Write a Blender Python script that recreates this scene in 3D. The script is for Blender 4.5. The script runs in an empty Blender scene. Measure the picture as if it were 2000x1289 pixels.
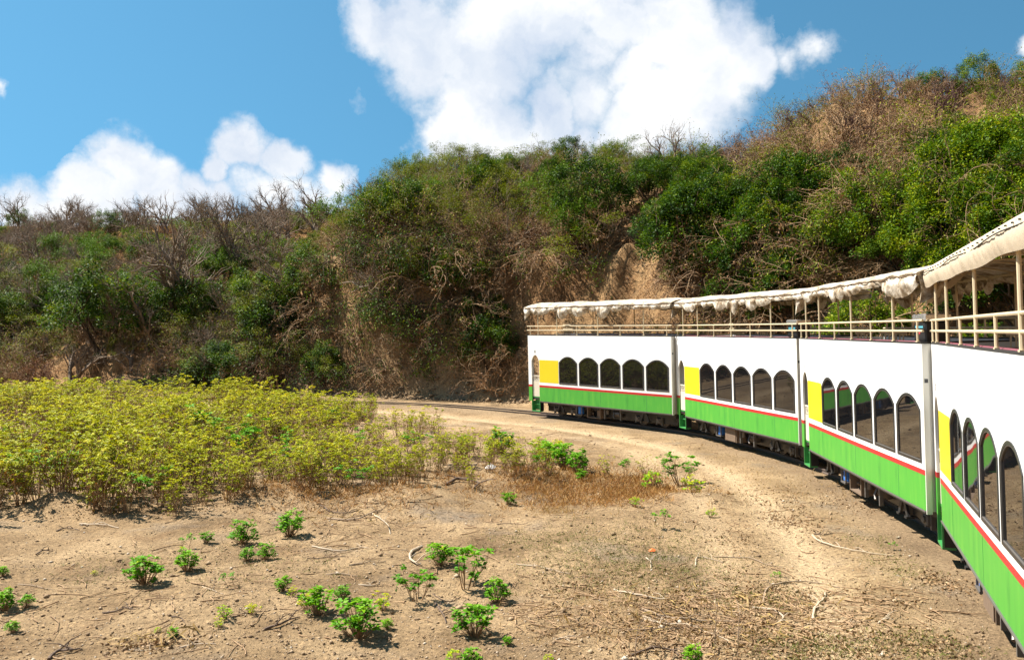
import bpy, math, random
import numpy as np
from mathutils import Vector
from mathutils.geometry import tessellate_polygon

R = math.radians
rnd = random.Random(11)
rng = np.random.default_rng(7)
scene = bpy.context.scene
col = scene.collection

# ------------------------------------------------------------------ camera
EYE = 4.048
FPX = 1600.0                       # focal length in pixels of the 2000 px wide photograph
cam_d = bpy.data.cameras.new('camera')
cam_d.sensor_width = 36.0
cam_d.lens = 36.0 * FPX / 2000.0
cam_d.clip_start = 0.05
cam_d.clip_end = 20000
cam = bpy.data.objects.new('camera', cam_d)
cam.location = (0, 0, EYE)
cam.rotation_euler = (R(90), 0, 0)
col.objects.link(cam)
scene.camera = cam

# ------------------------------------------------------------------ light
SUN_EL = 54.0
SUN_AZ = 21.0                       # degrees the sun stands ahead of straight left
sun_dir = Vector((-math.cos(R(SUN_AZ)) * math.cos(R(SUN_EL)), math.sin(R(SUN_AZ)) * math.cos(R(SUN_EL)), math.sin(R(SUN_EL))))
sun_d = bpy.data.lights.new('sun', 'SUN')
sun_d.energy = 5.0
sun_d.angle = R(0.53)
sun_d.color = (1.0, 0.945, 0.865)
sun = bpy.data.objects.new('sun', sun_d)
sun.rotation_euler = sun_dir.to_track_quat('Z', 'Y').to_euler()
sun.location = (-30, 20, 60)
col.objects.link(sun)

scene.view_settings.view_transform = 'Standard'
scene.view_settings.look = 'None'
scene.view_settings.exposure = 1.3
scene.view_settings.gamma = 1.0

world = bpy.data.worlds.new('World')
scene.world = world
world.use_nodes = True
wn = world.node_tree.nodes
wl = world.node_tree.links
wn.clear()


def px_dir(x, y):
    v = Vector(((x - 1000) / FPX, 1.0, (644.5 - y) / FPX))
    return v.normalized()


def build_world():
    out = wn.new('ShaderNodeOutputWorld')
    bg = wn.new('ShaderNodeBackground')
    sky = wn.new('ShaderNodeTexSky')
    sky.sky_type = 'NISHITA'
    sky.sun_disc = False
    sky.sun_elevation = R(SUN_EL)
    # Blender: rotation 0 puts the sun at +Y, positive turns towards +X
    sky.sun_rotation = math.atan2(sun_dir.x, sun_dir.y)
    sky.altitude = 0
    sky.air_density = 1.0
    sky.dust_density = 0.15
    sky.ozone_density = 2.0
    tc = wn.new('ShaderNodeTexCoord')
    D = tc.outputs['Generated']

    # a clear tropical sky keeps its blue low down: read the sky model somewhat above the true direction
    lift = wn.new('ShaderNodeVectorMath'); lift.operation = 'MULTIPLY_ADD'
    wl.new(D, lift.inputs[0]); lift.inputs[1].default_value = (1, 1, .62); lift.inputs[2].default_value = (0, 0, .36)
    nrm = wn.new('ShaderNodeVectorMath'); nrm.operation = 'NORMALIZE'
    wl.new(lift.outputs[0], nrm.inputs[0]); wl.new(nrm.outputs[0], sky.inputs['Vector'])

    def math_(op, a, b=None, clamp=False):
        n = wn.new('ShaderNodeMath'); n.operation = op; n.use_clamp = clamp
        for i, v in enumerate((a, b)):
            if v is None:
                continue
            if hasattr(v, 'links'):
                wl.new(v, n.inputs[i])
            else:
                n.inputs[i].default_value = v
        return n.outputs[0]

    def noise(scale, detail, rough, vec=D):
        n = wn.new('ShaderNodeTexNoise')
        n.inputs['Scale'].default_value = scale
        n.inputs['Detail'].default_value = detail
        n.inputs['Roughness'].default_value = rough
        wl.new(vec, n.inputs['Vector'])
        return n

    def warp(vec, nz, amt):
        s = wn.new('ShaderNodeVectorMath'); s.operation = 'SUBTRACT'
        wl.new(nz.outputs['Color'], s.inputs[0]); s.inputs[1].default_value = (.5, .5, .5)
        m = wn.new('ShaderNodeVectorMath'); m.operation = 'SCALE'
        wl.new(s.outputs[0], m.inputs[0]); m.inputs['Scale'].default_value = amt
        a = wn.new('ShaderNodeVectorMath'); a.operation = 'ADD'
        wl.new(vec, a.inputs[0]); wl.new(m.outputs[0], a.inputs[1])
        return a.outputs[0]

    W = warp(D, noise(6.0, 2, .5), .08)
    W = warp(W, noise(17.0, 7, .62), .066)
    # cumulus lobes: direction (from the photograph) and angular radius in pixels, strength
    lobes = [(235, 325, 88, 1), (150, 375, 78, 1), (310, 358, 80, 1), (105, 415, 62, 1), (390, 385, 55, .7),
             (492, 290, 66, 1), (565, 318, 52, .9), (450, 335, 48, .9), (655, 350, 42, .75), (590, 370, 40, .5), (10, 390, 50, .6), (-12, 160, 34, .6),
             (752, 40, 80, 1), (830, 85, 105, 1), (930, 95, 120, 1), (1010, 60, 110, 1), (1090, 20, 110, 1), (900, 190, 92, 1),
             (870, 262, 75, 1), (950, 255, 100, 1), (1060, 215, 80, 1), (1010, 290, 80, 1), (1195, 50, 85, .9),
             (1300, 60, 120, 1), (1420, 85, 112, 1), (1480, 110, 66, .95), (1370, 165, 115, 1), (1290, 200, 100, .95), (1250, 250, 70, .8), (1230, 130, 70, .75),
             (1240, 262, 90, .95), (1330, 235, 95, .95), (1130, 270, 70, .8), (1145, 190, 95, .62), (1150, 100, 80, .6), (1180, 280, 70, .6), (60, 405, 80, .8), (200, 415, 90, 1), (330, 415, 80, .9), (440, 400, 70, .7), (540, 385, 75, .7), (620, 395, 60, .55), (1600, 98, 50, .62), (1545, 110, 50, .55), (712, 195, 34, .38), (1990, 92, 38, .7), (2040, 70, 60, .9)]
    dens = None
    items = []
    for x, y, r, s in lobes:
        d = px_dir(x, y)
        rr = (px_dir(x + r, y) - px_dir(x - r, y)).length * .5
        items.append((d, rr * 1.12, s))
    r2 = random.Random(5)                 # the same fair-weather cumulus goes on all round the sky
    for k in range(16):
        az = r2.uniform(60, 300); el = r2.uniform(8, 50)
        for j in range(3):
            a2 = R(az + r2.uniform(-7, 7)); e2 = R(el + r2.uniform(-3, 4))
            d = Vector((math.sin(a2) * math.cos(e2), math.cos(a2) * math.cos(e2), math.sin(e2)))
            items.append((d, r2.uniform(.05, .11), r2.uniform(.7, 1)))
    for d, rr, s in items:
        n = wn.new('ShaderNodeVectorMath'); n.operation = 'DISTANCE'
        wl.new(W, n.inputs[0]); n.inputs[1].default_value = d
        q = math_('DIVIDE', n.outputs['Value'], rr)
        q = math_('SUBTRACT', 1.0, q)
        q = math_('MAXIMUM', q, 0.0)
        q = math_('MULTIPLY', q, s)
        dens = q if dens is None else math_('MAXIMUM', dens, q)
    fine = noise(24.0, 9, .64).outputs['Fac']
    e = math_('MULTIPLY', math_('SUBTRACT', fine, .5), .42)
    big = noise(11.0, 4, .55).outputs['Fac']
    e2 = math_('MULTIPLY', math_('SUBTRACT', big, .5), .30)
    dd = math_('ADD', math_('ADD', dens, e), e2)
    mr = wn.new('ShaderNodeMapRange'); mr.interpolation_type = 'SMOOTHSTEP'
    wl.new(dd, mr.inputs['Value'])
    mr.inputs['From Min'].default_value = -.02; mr.inputs['From Max'].default_value = .52
    alpha = mr.outputs[0]
    gate = math_('GREATER_THAN', dens, .02)
    alpha = math_('MULTIPLY', alpha, gate)
    # cloud tone: bright crowns, faintly blue-grey hollows
    tone = noise(7.0, 5, .55, W).outputs['Fac']
    ramp = wn.new('ShaderNodeValToRGB')
    ramp.color_ramp.elements[0].position = .30; ramp.color_ramp.elements[0].color = (.24, .285, .355, 1)
    ramp.color_ramp.elements[1].position = .58; ramp.color_ramp.elements[1].color = (.43, .435, .44, 1)
    wl.new(tone, ramp.inputs[0])
    sk = wn.new('ShaderNodeMix'); sk.data_type = 'RGBA'; sk.blend_type = 'MULTIPLY'
    sk.inputs[0].default_value = 1.0
    wl.new(sky.outputs[0], sk.inputs[6]); sk.inputs[7].default_value = (SKY_K * .62, SKY_K * 1.12, SKY_K * 1.08, 1)
    mix = wn.new('ShaderNodeMix'); mix.data_type = 'RGBA'
    wl.new(alpha, mix.inputs[0]); wl.new(sk.outputs[2], mix.inputs[6]); wl.new(ramp.outputs[0], mix.inputs[7])
    wl.new(mix.outputs[2], bg.inputs[0])
    bg.inputs[1].default_value = 1.0
    wl.new(bg.outputs[0], out.inputs[0])


SKY_K = 0.059
build_world()
world.cycles.sampling_method = 'MANUAL'
world.cycles.sample_map_resolution = 256

# ------------------------------------------------------------------ helpers: materials
MATS = {}
AL = .76                             # overall reflectance of earth and plants


def adj(c, sat=1.12):
    lum = .3 * c[0] + .59 * c[1] + .11 * c[2]
    return tuple(max(.004, (lum + (x - lum) * sat) * AL) for x in c)



def nt(name):
    m = bpy.data.materials.new(name); m.use_nodes = True
    MATS[name] = m
    n = m.node_tree.nodes; l = m.node_tree.links
    b = n['Principled BSDF']
    return m, n, l, b


def ramp_node(n, l, src, stops, interp='LINEAR'):
    r = n.new('ShaderNodeValToRGB')
    cr = r.color_ramp; cr.interpolation = interp
    while len(cr.elements) > 1:
        cr.elements.remove(cr.elements[-1])
    cr.elements[0].position = stops[0][0]; cr.elements[0].color = (*stops[0][1], 1)
    for p, c in stops[1:]:
        e = cr.elements.new(p); e.color = (*c, 1)
    l.new(src, r.inputs[0])
    return r


def noise_node(n, l, scale, detail=4, rough=.55, coord='Object', stretch=None):
    tc = n.new('ShaderNodeTexCoord')
    v = tc.outputs[coord]
    if stretch:
        mp = n.new('ShaderNodeMapping'); mp.inputs['Scale'].default_value = stretch
        l.new(v, mp.inputs['Vector']); v = mp.outputs[0]
    t = n.new('ShaderNodeTexNoise')
    t.inputs['Scale'].default_value = scale; t.inputs['Detail'].default_value = detail; t.inputs['Roughness'].default_value = rough
    l.new(v, t.inputs['Vector'])
    return t


def paint(name, colr, rough=.45, wear=.12, wearcol=None, streak=False, bump=.0, metallic=0.0, spec=.5, scale=2.5, hi=None):
    m, n, l, b = nt(name)
    wc = wearcol or tuple(c * .6 for c in colr)
    if streak:
        t = noise_node(n, l, 1.0, 6, .65, stretch=(4.5, 4.5, .7))
    else:
        t = noise_node(n, l, scale, 6, .65)
    r = ramp_node(n, l, t.outputs['Fac'], [(.30 if not streak else .36, tuple(a * (1 - wear) + w * wear for a, w in zip(colr, wc))), (.42 if not streak else .46, colr), (.62 if not streak else .52, colr),
                                           (.74 if not streak else .64, hi or tuple(min(1, c * (1 + .25 * wear)) for c in colr))])
    t2 = noise_node(n, l, 9, 5, .7)
    r2 = ramp_node(n, l, t2.outputs['Fac'], [(.66, (0, 0, 0)), (.76, (1, 1, 1))])
    mx = n.new('ShaderNodeMix'); mx.data_type = 'RGBA'
    mu = n.new('ShaderNodeMath'); mu.operation = 'MULTIPLY'; l.new(r2.outputs[0], mu.inputs[0]); mu.inputs[1].default_value = wear * 1.2
    l.new(mu.outputs[0], mx.inputs[0]); l.new(r.outputs[0], mx.inputs[6]); mx.inputs[7].default_value = (*wc, 1)
    l.new(mx.outputs[2], b.inputs['Base Color'])
    b.inputs['Roughness'].default_value = rough
    b.inputs['Metallic'].default_value = metallic
    b.inputs['Specular IOR Level'].default_value = spec
    if bump:
        bp = n.new('ShaderNodeBump'); bp.inputs['Strength'].default_value = bump; bp.inputs['Distance'].default_value = .02
        l.new(t2.outputs['Fac'], bp.inputs['Height']); l.new(bp.outputs[0], b.inputs['Normal'])
    return m


def leaf_mat(name, stops, trans=.24, rough=.6, var=.25):
    """colour comes from the leaf's own tint (0..1), with a little variation from plant to plant"""
    m, n, l, b = nt(name)
    at = n.new('ShaderNodeAttribute'); at.attribute_name = 'tint'
    oi = n.new('ShaderNodeObjectInfo')
    ad = n.new('ShaderNodeMath'); ad.operation = 'MULTIPLY_ADD'
    l.new(oi.outputs['Random'], ad.inputs[0]); ad.inputs[1].default_value = var; ad.inputs[2].default_value = -var / 2
    a2 = n.new('ShaderNodeMath'); a2.operation = 'ADD'; a2.use_clamp = True
    l.new(at.outputs['Fac'], a2.inputs[0]); l.new(ad.outputs[0], a2.inputs[1])
    r = ramp_node(n, l, a2.outputs[0], [(p, adj(c)) for p, c in stops])
    l.new(r.outputs[0], b.inputs['Base Color'])
    b.inputs['Roughness'].default_value = rough
    b.inputs['Specular IOR Level'].default_value = .18
    if trans:
        tr = n.new('ShaderNodeBsdfTranslucent'); l.new(r.outputs[0], tr.inputs['Color'])
        mx = n.new('ShaderNodeMixShader'); mx.inputs[0].default_value = trans
        l.new(b.outputs[0], mx.inputs[1]); l.new(tr.outputs[0], mx.inputs[2])
        l.new(mx.outputs[0], n['Material Output'].inputs[0])
    return m


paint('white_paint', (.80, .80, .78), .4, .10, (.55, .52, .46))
paint('white_end_shaded', (.55, .54, .49), .55, .12, (.40, .34, .26))  # the sides' white, greyed so the end walls' shade is in the colour
paint('green_paint', (.066, .33, .036), .42, .55, (.030, .21, .030), streak=True, hi=(.10, .365, .040))
paint('green_step', (.045, .25, .065), .4, .4, (.03, .16, .05))
paint('yellow_paint', (.66, .53, .012), .4, .08, (.6, .5, .1))
paint('red_paint', (.44, .018, .022), .4, .3, (.45, .10, .05))
paint('cream_paint', (.60, .50, .33), .42, .35, (.38, .27, .15), scale=6)
paint('gate_cream', (.62, .56, .45), .5, .35, (.45, .38, .28), scale=6)
paint('dark_metal', (.020, .019, .018), .55, .6, (.055, .045, .035), scale=8)
paint('grey_metal', (.11, .10, .09), .5, .5, (.06, .045, .035), scale=8)
paint('black_frame', (.018, .018, .02), .35, .2, (.05, .05, .05))
paint('steel', (.12, .105, .095), .45, .5, (.08, .05, .035), metallic=.6, scale=12)
paint('rail_steel', (.10, .075, .06), .6, .6, (.16, .09, .05), scale=14)
paint('silver', (.70, .71, .72), .22, .2, (.5, .5, .5), metallic=.85)
paint('blue_plastic', (.03, .16, .50), .35, .3, (.10, .28, .55), scale=14)
paint('black_plastic_and_shade', (.012, .013, .016), .35, .1, (.03, .03, .03))  # black plastic parts, also the painted shade beneath the carriages
paint('maroon', (.17, .045, .06), .55, .2, (.10, .04, .04))
paint('wood', (.17, .115, .075), .75, .7, (.09, .06, .04), bump=.4, scale=9)
paint('deck_wood', (.22, .17, .13), .8, .5, (.12, .1, .08), bump=.2)
paint('sleeper', (.085, .065, .05), .85, .6, (.15, .11, .075), bump=.4, scale=8)
paint('canvas', (.54, .45, .33), .85, .6, (.32, .24, .15), bump=.35, scale=4.5, spec=.1)
def dirty_canvas():
    m, n, l, b = nt('canvas_dirty')
    r = ramp_node(n, l, noise_node(n, l, 3.2, 7, .7).outputs['Fac'], [(.36, (.20, .14, .085)), (.47, (.42, .35, .26)), (.60, (.68, .62, .53))])
    l.new(r.outputs[0], b.inputs['Base Color']); b.inputs['Roughness'].default_value = .9; b.inputs['Specular IOR Level'].default_value = .1
    bp = n.new('ShaderNodeBump'); bp.inputs['Strength'].default_value = .8; bp.inputs['Distance'].default_value = .03
    l.new(noise_node(n, l, 9, 6, .65).outputs['Fac'], bp.inputs['Height']); l.new(bp.outputs[0], b.inputs['Normal'])


dirty_canvas()
paint('canvas_lining', (.20, .14, .09), .9, .3, (.2, .15, .1), spec=.1)
paint('cyan_print', (.12, .45, .55), .5, .1)
paint('red_print', (.55, .04, .08), .5, .1)
paint('dead_stick', (.28, .20, .13), .85, .6, (.16, .11, .07), bump=.3, scale=20)
paint('pale_stick', (.42, .33, .23), .85, .5, (.30, .22, .15), bump=.3, scale=20)
paint('dark_stick', (.11, .07, .045), .85, .6, (.08, .055, .04), bump=.3, scale=20)
paint('litter_white', (.80, .79, .76), .5, .1)
paint('orange_litter', (.75, .16, .03), .6, .1)


def glass_mat():
    m, n, l, b = nt('tinted_glass')
    b.inputs['Base Color'].default_value = (.006, .006, .007, 1)
    b.inputs['Roughness'].default_value = .02
    b.inputs['IOR'].default_value = 1.62
    t = noise_node(n, l, .9, 2, .5)
    bp = n.new('ShaderNodeBump'); bp.inputs['Strength'].default_value = .03; bp.inputs['Distance'].default_value = .05
    l.new(t.outputs['Fac'], bp.inputs['Height']); l.new(bp.outputs[0], b.inputs['Normal'])


glass_mat()


def bark_mat(name, c1, c2):
    m, n, l, b = nt(name)
    t = noise_node(n, l, 3.0, 5, .6)
    r = ramp_node(n, l, t.outputs['Fac'], [(.3, adj(c1)), (.7, adj(c2))])
    l.new(r.outputs[0], b.inputs['Base Color']); b.inputs['Roughness'].default_value = .85
    b.inputs['Specular IOR Level'].default_value = .2


bark_mat('bark_grey', (.15, .11, .08), (.36, .28, .21))
bark_mat('bark_brown', (.06, .038, .024), (.17, .11, .07))
bark_mat('bark_pale', (.34, .25, .18), (.52, .42, .32))
bark_mat('twig_tan', (.20, .12, .070), (.56, .39, .24))
bark_mat('twig_purple', (.11, .065, .055), (.22, .13, .10))
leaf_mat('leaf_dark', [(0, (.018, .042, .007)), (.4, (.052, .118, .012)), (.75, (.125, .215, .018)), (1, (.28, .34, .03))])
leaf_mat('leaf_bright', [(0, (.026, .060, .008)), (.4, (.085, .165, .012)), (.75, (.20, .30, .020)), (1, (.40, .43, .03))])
leaf_mat('leaf_olive', [(0, (.070, .070, .012)), (.35, (.150, .180, .022)), (.7, (.26, .31, .034)), (1, (.44, .40, .05))])
leaf_mat('leaf_feather', [(0, (.060, .115, .014)), (.5, (.14, .26, .03)), (1, (.30, .38, .05))])
leaf_mat('leaf_dead', [(0, (.10, .045, .022)), (.5, (.28, .14, .062)), (1, (.50, .31, .16))], trans=.2)
leaf_mat('leaf_rust', [(0, (.10, .035, .018)), (.5, (.22, .085, .03)), (1, (.36, .16, .05))], trans=.25)
leaf_mat('leaf_purple', [(0, (.045, .022, .02)), (.6, (.10, .05, .04)), (1, (.20, .11, .07))], trans=.15)
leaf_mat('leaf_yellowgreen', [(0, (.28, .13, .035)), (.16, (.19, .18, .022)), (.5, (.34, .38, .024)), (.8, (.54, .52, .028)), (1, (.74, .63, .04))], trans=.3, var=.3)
leaf_mat('leaf_weed', [(0, (.05, .15, .018)), (.4, (.12, .32, .026)), (.8, (.28, .50, .035)), (1, (.62, .58, .035))], trans=.28, var=.2)
leaf_mat('leaf_litter', [(0, (.14, .08, .04)), (.5, (.32, .20, .105)), (1, (.52, .38, .23))], trans=.0)
leaf_mat('grass_dry', [(0, (.22, .12, .05)), (.5, (.40, .25, .10)), (1, (.52, .38, .17))], trans=.2)
leaf_mat('grass_green', [(0, (.09, .10, .03)), (.5, (.17, .18, .045)), (1, (.30, .27, .10))], trans=.2)
leaf_mat('grass_red', [(0, (.18, .075, .03)), (.5, (.38, .19, .065)), (1, (.56, .36, .15))], trans=.2)

# ------------------------------------------------------------------ helpers: meshes


def link(o, parent=None):
    col.objects.link(o)
    if parent is not None:
        o.parent = parent
    return o


def tag(o, label=None, cat=None, group=None, kind=None):
    if label: o['label'] = label
    if cat: o['category'] = cat
    if group: o['group'] = group
    if kind: o['kind'] = kind
    return o


def empty(name, loc=(0, 0, 0), rot=(0, 0, 0)):
    o = bpy.data.objects.new(name, None)
    o.empty_display_size = .3
    o.location = loc; o.rotation_euler = rot
    return link(o)


def np_mesh(name, verts, faces, mat, tint=None, smooth=False):
    """verts (N,3); faces: array (M,3) or (M,4)"""
    me = bpy.data.meshes.new(name)
    verts = np.asarray(verts, np.float32); faces = [np.asarray(f, np.int32) for f in (faces if isinstance(faces, list) else [faces]) if len(f)]
    nv = len(verts)
    me.vertices.add(nv); me.vertices.foreach_set('co', verts.ravel())
    nl = sum(f.size for f in faces); nf = sum(len(f) for f in faces)
    me.loops.add(nl); me.polygons.add(nf)
    me.loops.foreach_set('vertex_index', np.concatenate([f.ravel() for f in faces]))
    tot = np.concatenate([np.full(len(f), f.shape[1], np.int32) for f in faces])
    st = np.concatenate([[0], np.cumsum(tot)[:-1]]).astype(np.int32)
    me.polygons.foreach_set('loop_start', st)
    me.polygons.foreach_set('loop_total', tot)
    if smooth:
        me.polygons.foreach_set('use_smooth', np.ones(nf, bool))
    if tint is not None:
        a = me.attributes.new('tint', 'FLOAT', 'POINT')
        a.data.foreach_set('value', np.asarray(tint, np.float32))
    me.update(calc_edges=True)
    me.validate()
    me.materials.append(MATS[mat])
    return me


class MB:
    """collects boxes, tubes and sheets into one mesh"""
    def __init__(s):
        s.v = []; s.f = []; s.smooth = False

    def add(s, verts, faces):
        k = len(s.v); s.v += [tuple(p) for p in verts]; s.f += [tuple(i + k for i in f) for f in faces]
        return s

    def box(s, x0, x1, y0, y1, z0, z1):
        v = [(x, y, z) for x in (x0, x1) for y in (y0, y1) for z in (z0, z1)]
        return s.add(v, [(0, 1, 3, 2), (4, 6, 7, 5), (0, 4, 5, 1), (2, 3, 7, 6), (0, 2, 6, 4), (1, 5, 7, 3)])

    def bbox(s, x0, x1, y0, y1, z0, z1, c=.02):
        """box with chamfered vertical and top edges"""
        pts = [(x0 + c, y0), (x1 - c, y0), (x1, y0 + c), (x1, y1 - c), (x1 - c, y1), (x0 + c, y1), (x0, y1 - c), (x0, y0 + c)]
        cx, cy = (x0 + x1) / 2, (y0 + y1) / 2
        def inset(k):
            return [(cx + (x - cx) * (1 - k / max(1e-4, (x1 - x0) / 2)), cy + (y - cy) * (1 - k / max(1e-4, (y1 - y0) / 2))) for x, y in pts]
        rings = [[(x, y, z0) for x, y in pts], [(x, y, z1 - c) for x, y in pts], [(x, y, z1) for x, y in inset(c)]]
        v = sum(rings, [])
        f = [tuple(reversed(range(8))), tuple(16 + i for i in range(8))]
        for a in (0, 8):
            for i in range(8):
                f.append((a + i, a + (i + 1) % 8, a + 8 + (i + 1) % 8, a + 8 + i))
        return s.add(v, f)

    def tube(s, pts, r, n=8, cap=True):
        pts = [Vector(p) for p in pts]
        rs = r if isinstance(r, (list, tuple)) else [r] * len(pts)
        v = []; f = []
        for i, p in enumerate(pts):
            d = (pts[min(i + 1, len(pts) - 1)] - pts[max(i - 1, 0)]).normalized()
            u = d.cross(Vector((0, 0, 1)))
            if u.length < .05: u = d.cross(Vector((1, 0, 0)))
            u.normalize(); w = d.cross(u)
            for k in range(n):
                a = 2 * math.pi * k / n
                v.append(p + u * math.cos(a) * rs[i] + w * math.sin(a) * rs[i])
        for i in range(len(pts) - 1):
            for k in range(n):
                f.append((i * n + k, i * n + (k + 1) % n, (i + 1) * n + (k + 1) % n, (i + 1) * n + k))
        if cap:
            f.append(tuple(range(n))); f.append(tuple(reversed(range((len(pts) - 1) * n, len(pts) * n))))
        return s.add(v, f)

    def plate(s, outer, holes, y0, y1):
        """flat plate in the x-z plane between y0 and y1, with holes"""
        loops = [[Vector((x, z, 0)) for x, z in lp] for lp in [outer] + list(holes)]
        tris = tessellate_polygon(loops)
        flat = [p for lp in loops for p in lp]; n = len(flat)
        v = [(p.x, y0, p.y) for p in flat] + [(p.x, y1, p.y) for p in flat]
        f = [tuple(t) for t in tris] + [tuple(i + n for i in reversed(t)) for t in tris]
        k = 0
        for lp in loops:
            m = len(lp)
            for i in range(m):
                a, b = k + i, k + (i + 1) % m
                f.append((a, b, b + n, a + n))
            k += m
        return s.add(v, f)

    def mesh(s, name, mat, smooth=None):
        me = bpy.data.meshes.new(name)
        me.from_pydata(s.v, [], s.f); me.validate()
        me.materials.append(MATS[mat])
        import bmesh
        bm = bmesh.new(); bm.from_mesh(me)
        bmesh.ops.recalc_face_normals(bm, faces=bm.faces); bm.to_mesh(me); bm.free()
        if s.smooth if smooth is None else smooth:
            me.polygons.foreach_set('use_smooth', [True] * len(me.polygons))
            me.set_sharp_from_angle(angle=R(38))
        return me


def part(name, me, parent):
    return link(bpy.data.objects.new(name, me), parent)


# ------------------------------------------------------------------ noise (numpy)
def _hash(ix, iy, seed):
    h = (ix.astype(np.int64) * 374761393 + iy.astype(np.int64) * 668265263 + seed * 974634077) & 0xffffffff
    h = ((h ^ (h >> 13)) * 1274126177) & 0xffffffff
    return ((h ^ (h >> 16)) & 0xffff) / 65535.0


def vnoise(x, y, seed=0):
    x = np.asarray(x, float); y = np.asarray(y, float)
    ix = np.floor(x); iy = np.floor(y); fx = x - ix; fy = y - iy
    fx = fx * fx * (3 - 2 * fx); fy = fy * fy * (3 - 2 * fy)
    a = _hash(ix, iy, seed); b = _hash(ix + 1, iy, seed); c = _hash(ix, iy + 1, seed); d = _hash(ix + 1, iy + 1, seed)
    return (a * (1 - fx) + b * fx) * (1 - fy) + (c * (1 - fx) + d * fx) * fy


def fbm(x, y, seed=0, oct=4, gain=.5):
    s = 0; a = 1; t = 0
    for i in range(oct):
        s = s + a * (vnoise(x, y, seed + i * 17) - .5); t += a
        x = np.asarray(x) * 2.03 + 13.7; y = np.asarray(y) * 2.03 + 7.1; a *= gain
    return s / t * 2


def smooth(e0, e1, x):
    t = np.clip((x - e0) / (e1 - e0), 0, 1)
    return t * t * (3 - 2 * t)


# ------------------------------------------------------------------ the railway line and the carriages' places
L = 8.4; CW = 2.35; CANT = R(1.7)
CARS = [(0.817, 38.13, 0.6974), (6.43, 31.75, 0.2200), (8.21, 23.09, -0.0880), (7.64, 14.70, -0.3600)]   # far corner of the near side, heading


def car_pt(k, x, y):
    X, Y, th = CARS[k]
    return (X + x * math.sin(th) + y * math.cos(th), Y - x * math.cos(th) + y * math.sin(th))


ctrl = [(-150, 60), (-110, 57), (-75, 53), (-48, 50.3), (-28, 48.6), (-18, 47.4), (-11.1, 45.75), (-5.4, 43.9), (-2.4, 42.3)]
for k in range(4):
    ctrl += [car_pt(k, 1.9, CW / 2), car_pt(k, 6.7, CW / 2)]
last = ctrl[-1]
ctrl += [(2.2, 2.2), (-3.0, -3.6), (-9.5, -8.0), (-18, -11.5), (-40, -15)]


def catmull(p, n=16):
    p = [np.array(q, float) for q in p]
    p = [2 * p[0] - p[1]] + p + [2 * p[-1] - p[-2]]
    out = []
    for i in range(1, len(p) - 2):
        for t in np.linspace(0, 1, n, endpoint=False):
            out.append(.5 * (2 * p[i] + (p[i + 1] - p[i - 1]) * t + (2 * p[i - 1] - 5 * p[i] + 4 * p[i + 1] - p[i + 2]) * t * t
                             + (3 * p[i] - p[i - 1] - 3 * p[i + 1] + p[i + 2]) * t ** 3))
    out.append(p[-2])
    return np.array(out)


TR = catmull(ctrl)
TD = np.gradient(TR, axis=0); TD /= np.linalg.norm(TD, axis=1)[:, None]
TN = np.stack([-TD[:, 1], TD[:, 0]], 1)          # left of travel; travel is from far left towards the camera, so left = outer side
TA = np.concatenate([[0], np.cumsum(np.linalg.norm(np.diff(TR, axis=0), axis=1))])
if (np.array([0.0, 60.0]) - TR[len(TR) // 2]) @ TN[len(TR) // 2] < 0:
    TN = -TN


def track_sd(X, Y):
    """signed distance to the centre line (+ = outer side, where the hill stands) and length along it"""
    X = np.asarray(X, float).ravel(); Y = np.asarray(Y, float).ravel()
    s = np.empty(len(X)); a = np.empty(len(X))
    for i in range(0, len(X), 20000):
        x = X[i:i + 20000]; y = Y[i:i + 20000]
        d2 = (x[:, None] - TR[None, :, 0]) ** 2 + (y[:, None] - TR[None, :, 1]) ** 2
        j = d2.argmin(1)
        side = (x - TR[j, 0]) * TN[j, 0] + (y - TR[j, 1]) * TN[j, 1]
        s[i:i + 20000] = np.sqrt(d2[np.arange(len(j)), j]) * np.where(side >= 0, 1, -1)
        a[i:i + 20000] = TA[j]
    return s, a


def a_near(x, y):
    return float(track_sd([x], [y])[1][0])


# hill profile along the line: (where, toe distance, bank height, bank run, upper slope, crest height)
_prof = [((-110, 57), 9, 2.6, 7, .27, 22), ((-48, 50.3), 8, 3.0, 7, .29, 22), ((-28, 48.6), 7, 3.2, 6.5, .30, 20), ((-22.5, 48), 6.4, 3.4, 6, .29, 18),
         ((-19, 47.5), 5.6, 4.6, 5.5, .30, 16.5), ((-15.5, 46.9), 5.0, 7.2, 5, .50, 17.6), ((-11.1, 45.75), 4.8, 8.6, 4.8, .56, 17.6), ((-5.4, 43.9), 4.6, 8.9, 4.6, .60, 18.0), ((-2.4, 42.3), 4.2, 8.7, 4.6, .48, 16.0),
         ((1.6, 38.9), 3.6, 8.4, 4.6, .46, 15.4), (car_pt(0, 5, CW / 2), 3.6, 8.4, 4.8, .72, 18.2), (car_pt(1, 1, CW / 2), 3.9, 8.3, 5, .52, 15.4), (car_pt(1, 5, CW / 2), 3.9, 8.0, 5, .42, 13.4),
         (car_pt(2, 1, CW / 2), 4.1, 7.6, 5, .45, 13), (car_pt(2, 6, CW / 2), 4.1, 7.2, 5, .56, 14.5), (car_pt(3, 1, CW / 2), 4.2, 7.0, 5, .6, 15), (car_pt(3, 8, CW / 2), 4.5, 6, 5, .6, 18), ((-18, -11.5), 6, 4, 7, .4, 14)]
PA = np.array([a_near(*p[0]) for p in _prof]); PV = np.array([p[1:] for p in _prof])
_o = PA.argsort(); PA = PA[_o]; PV = PV[_o]

A_FAN = a_near(2.2, 38.2)


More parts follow.
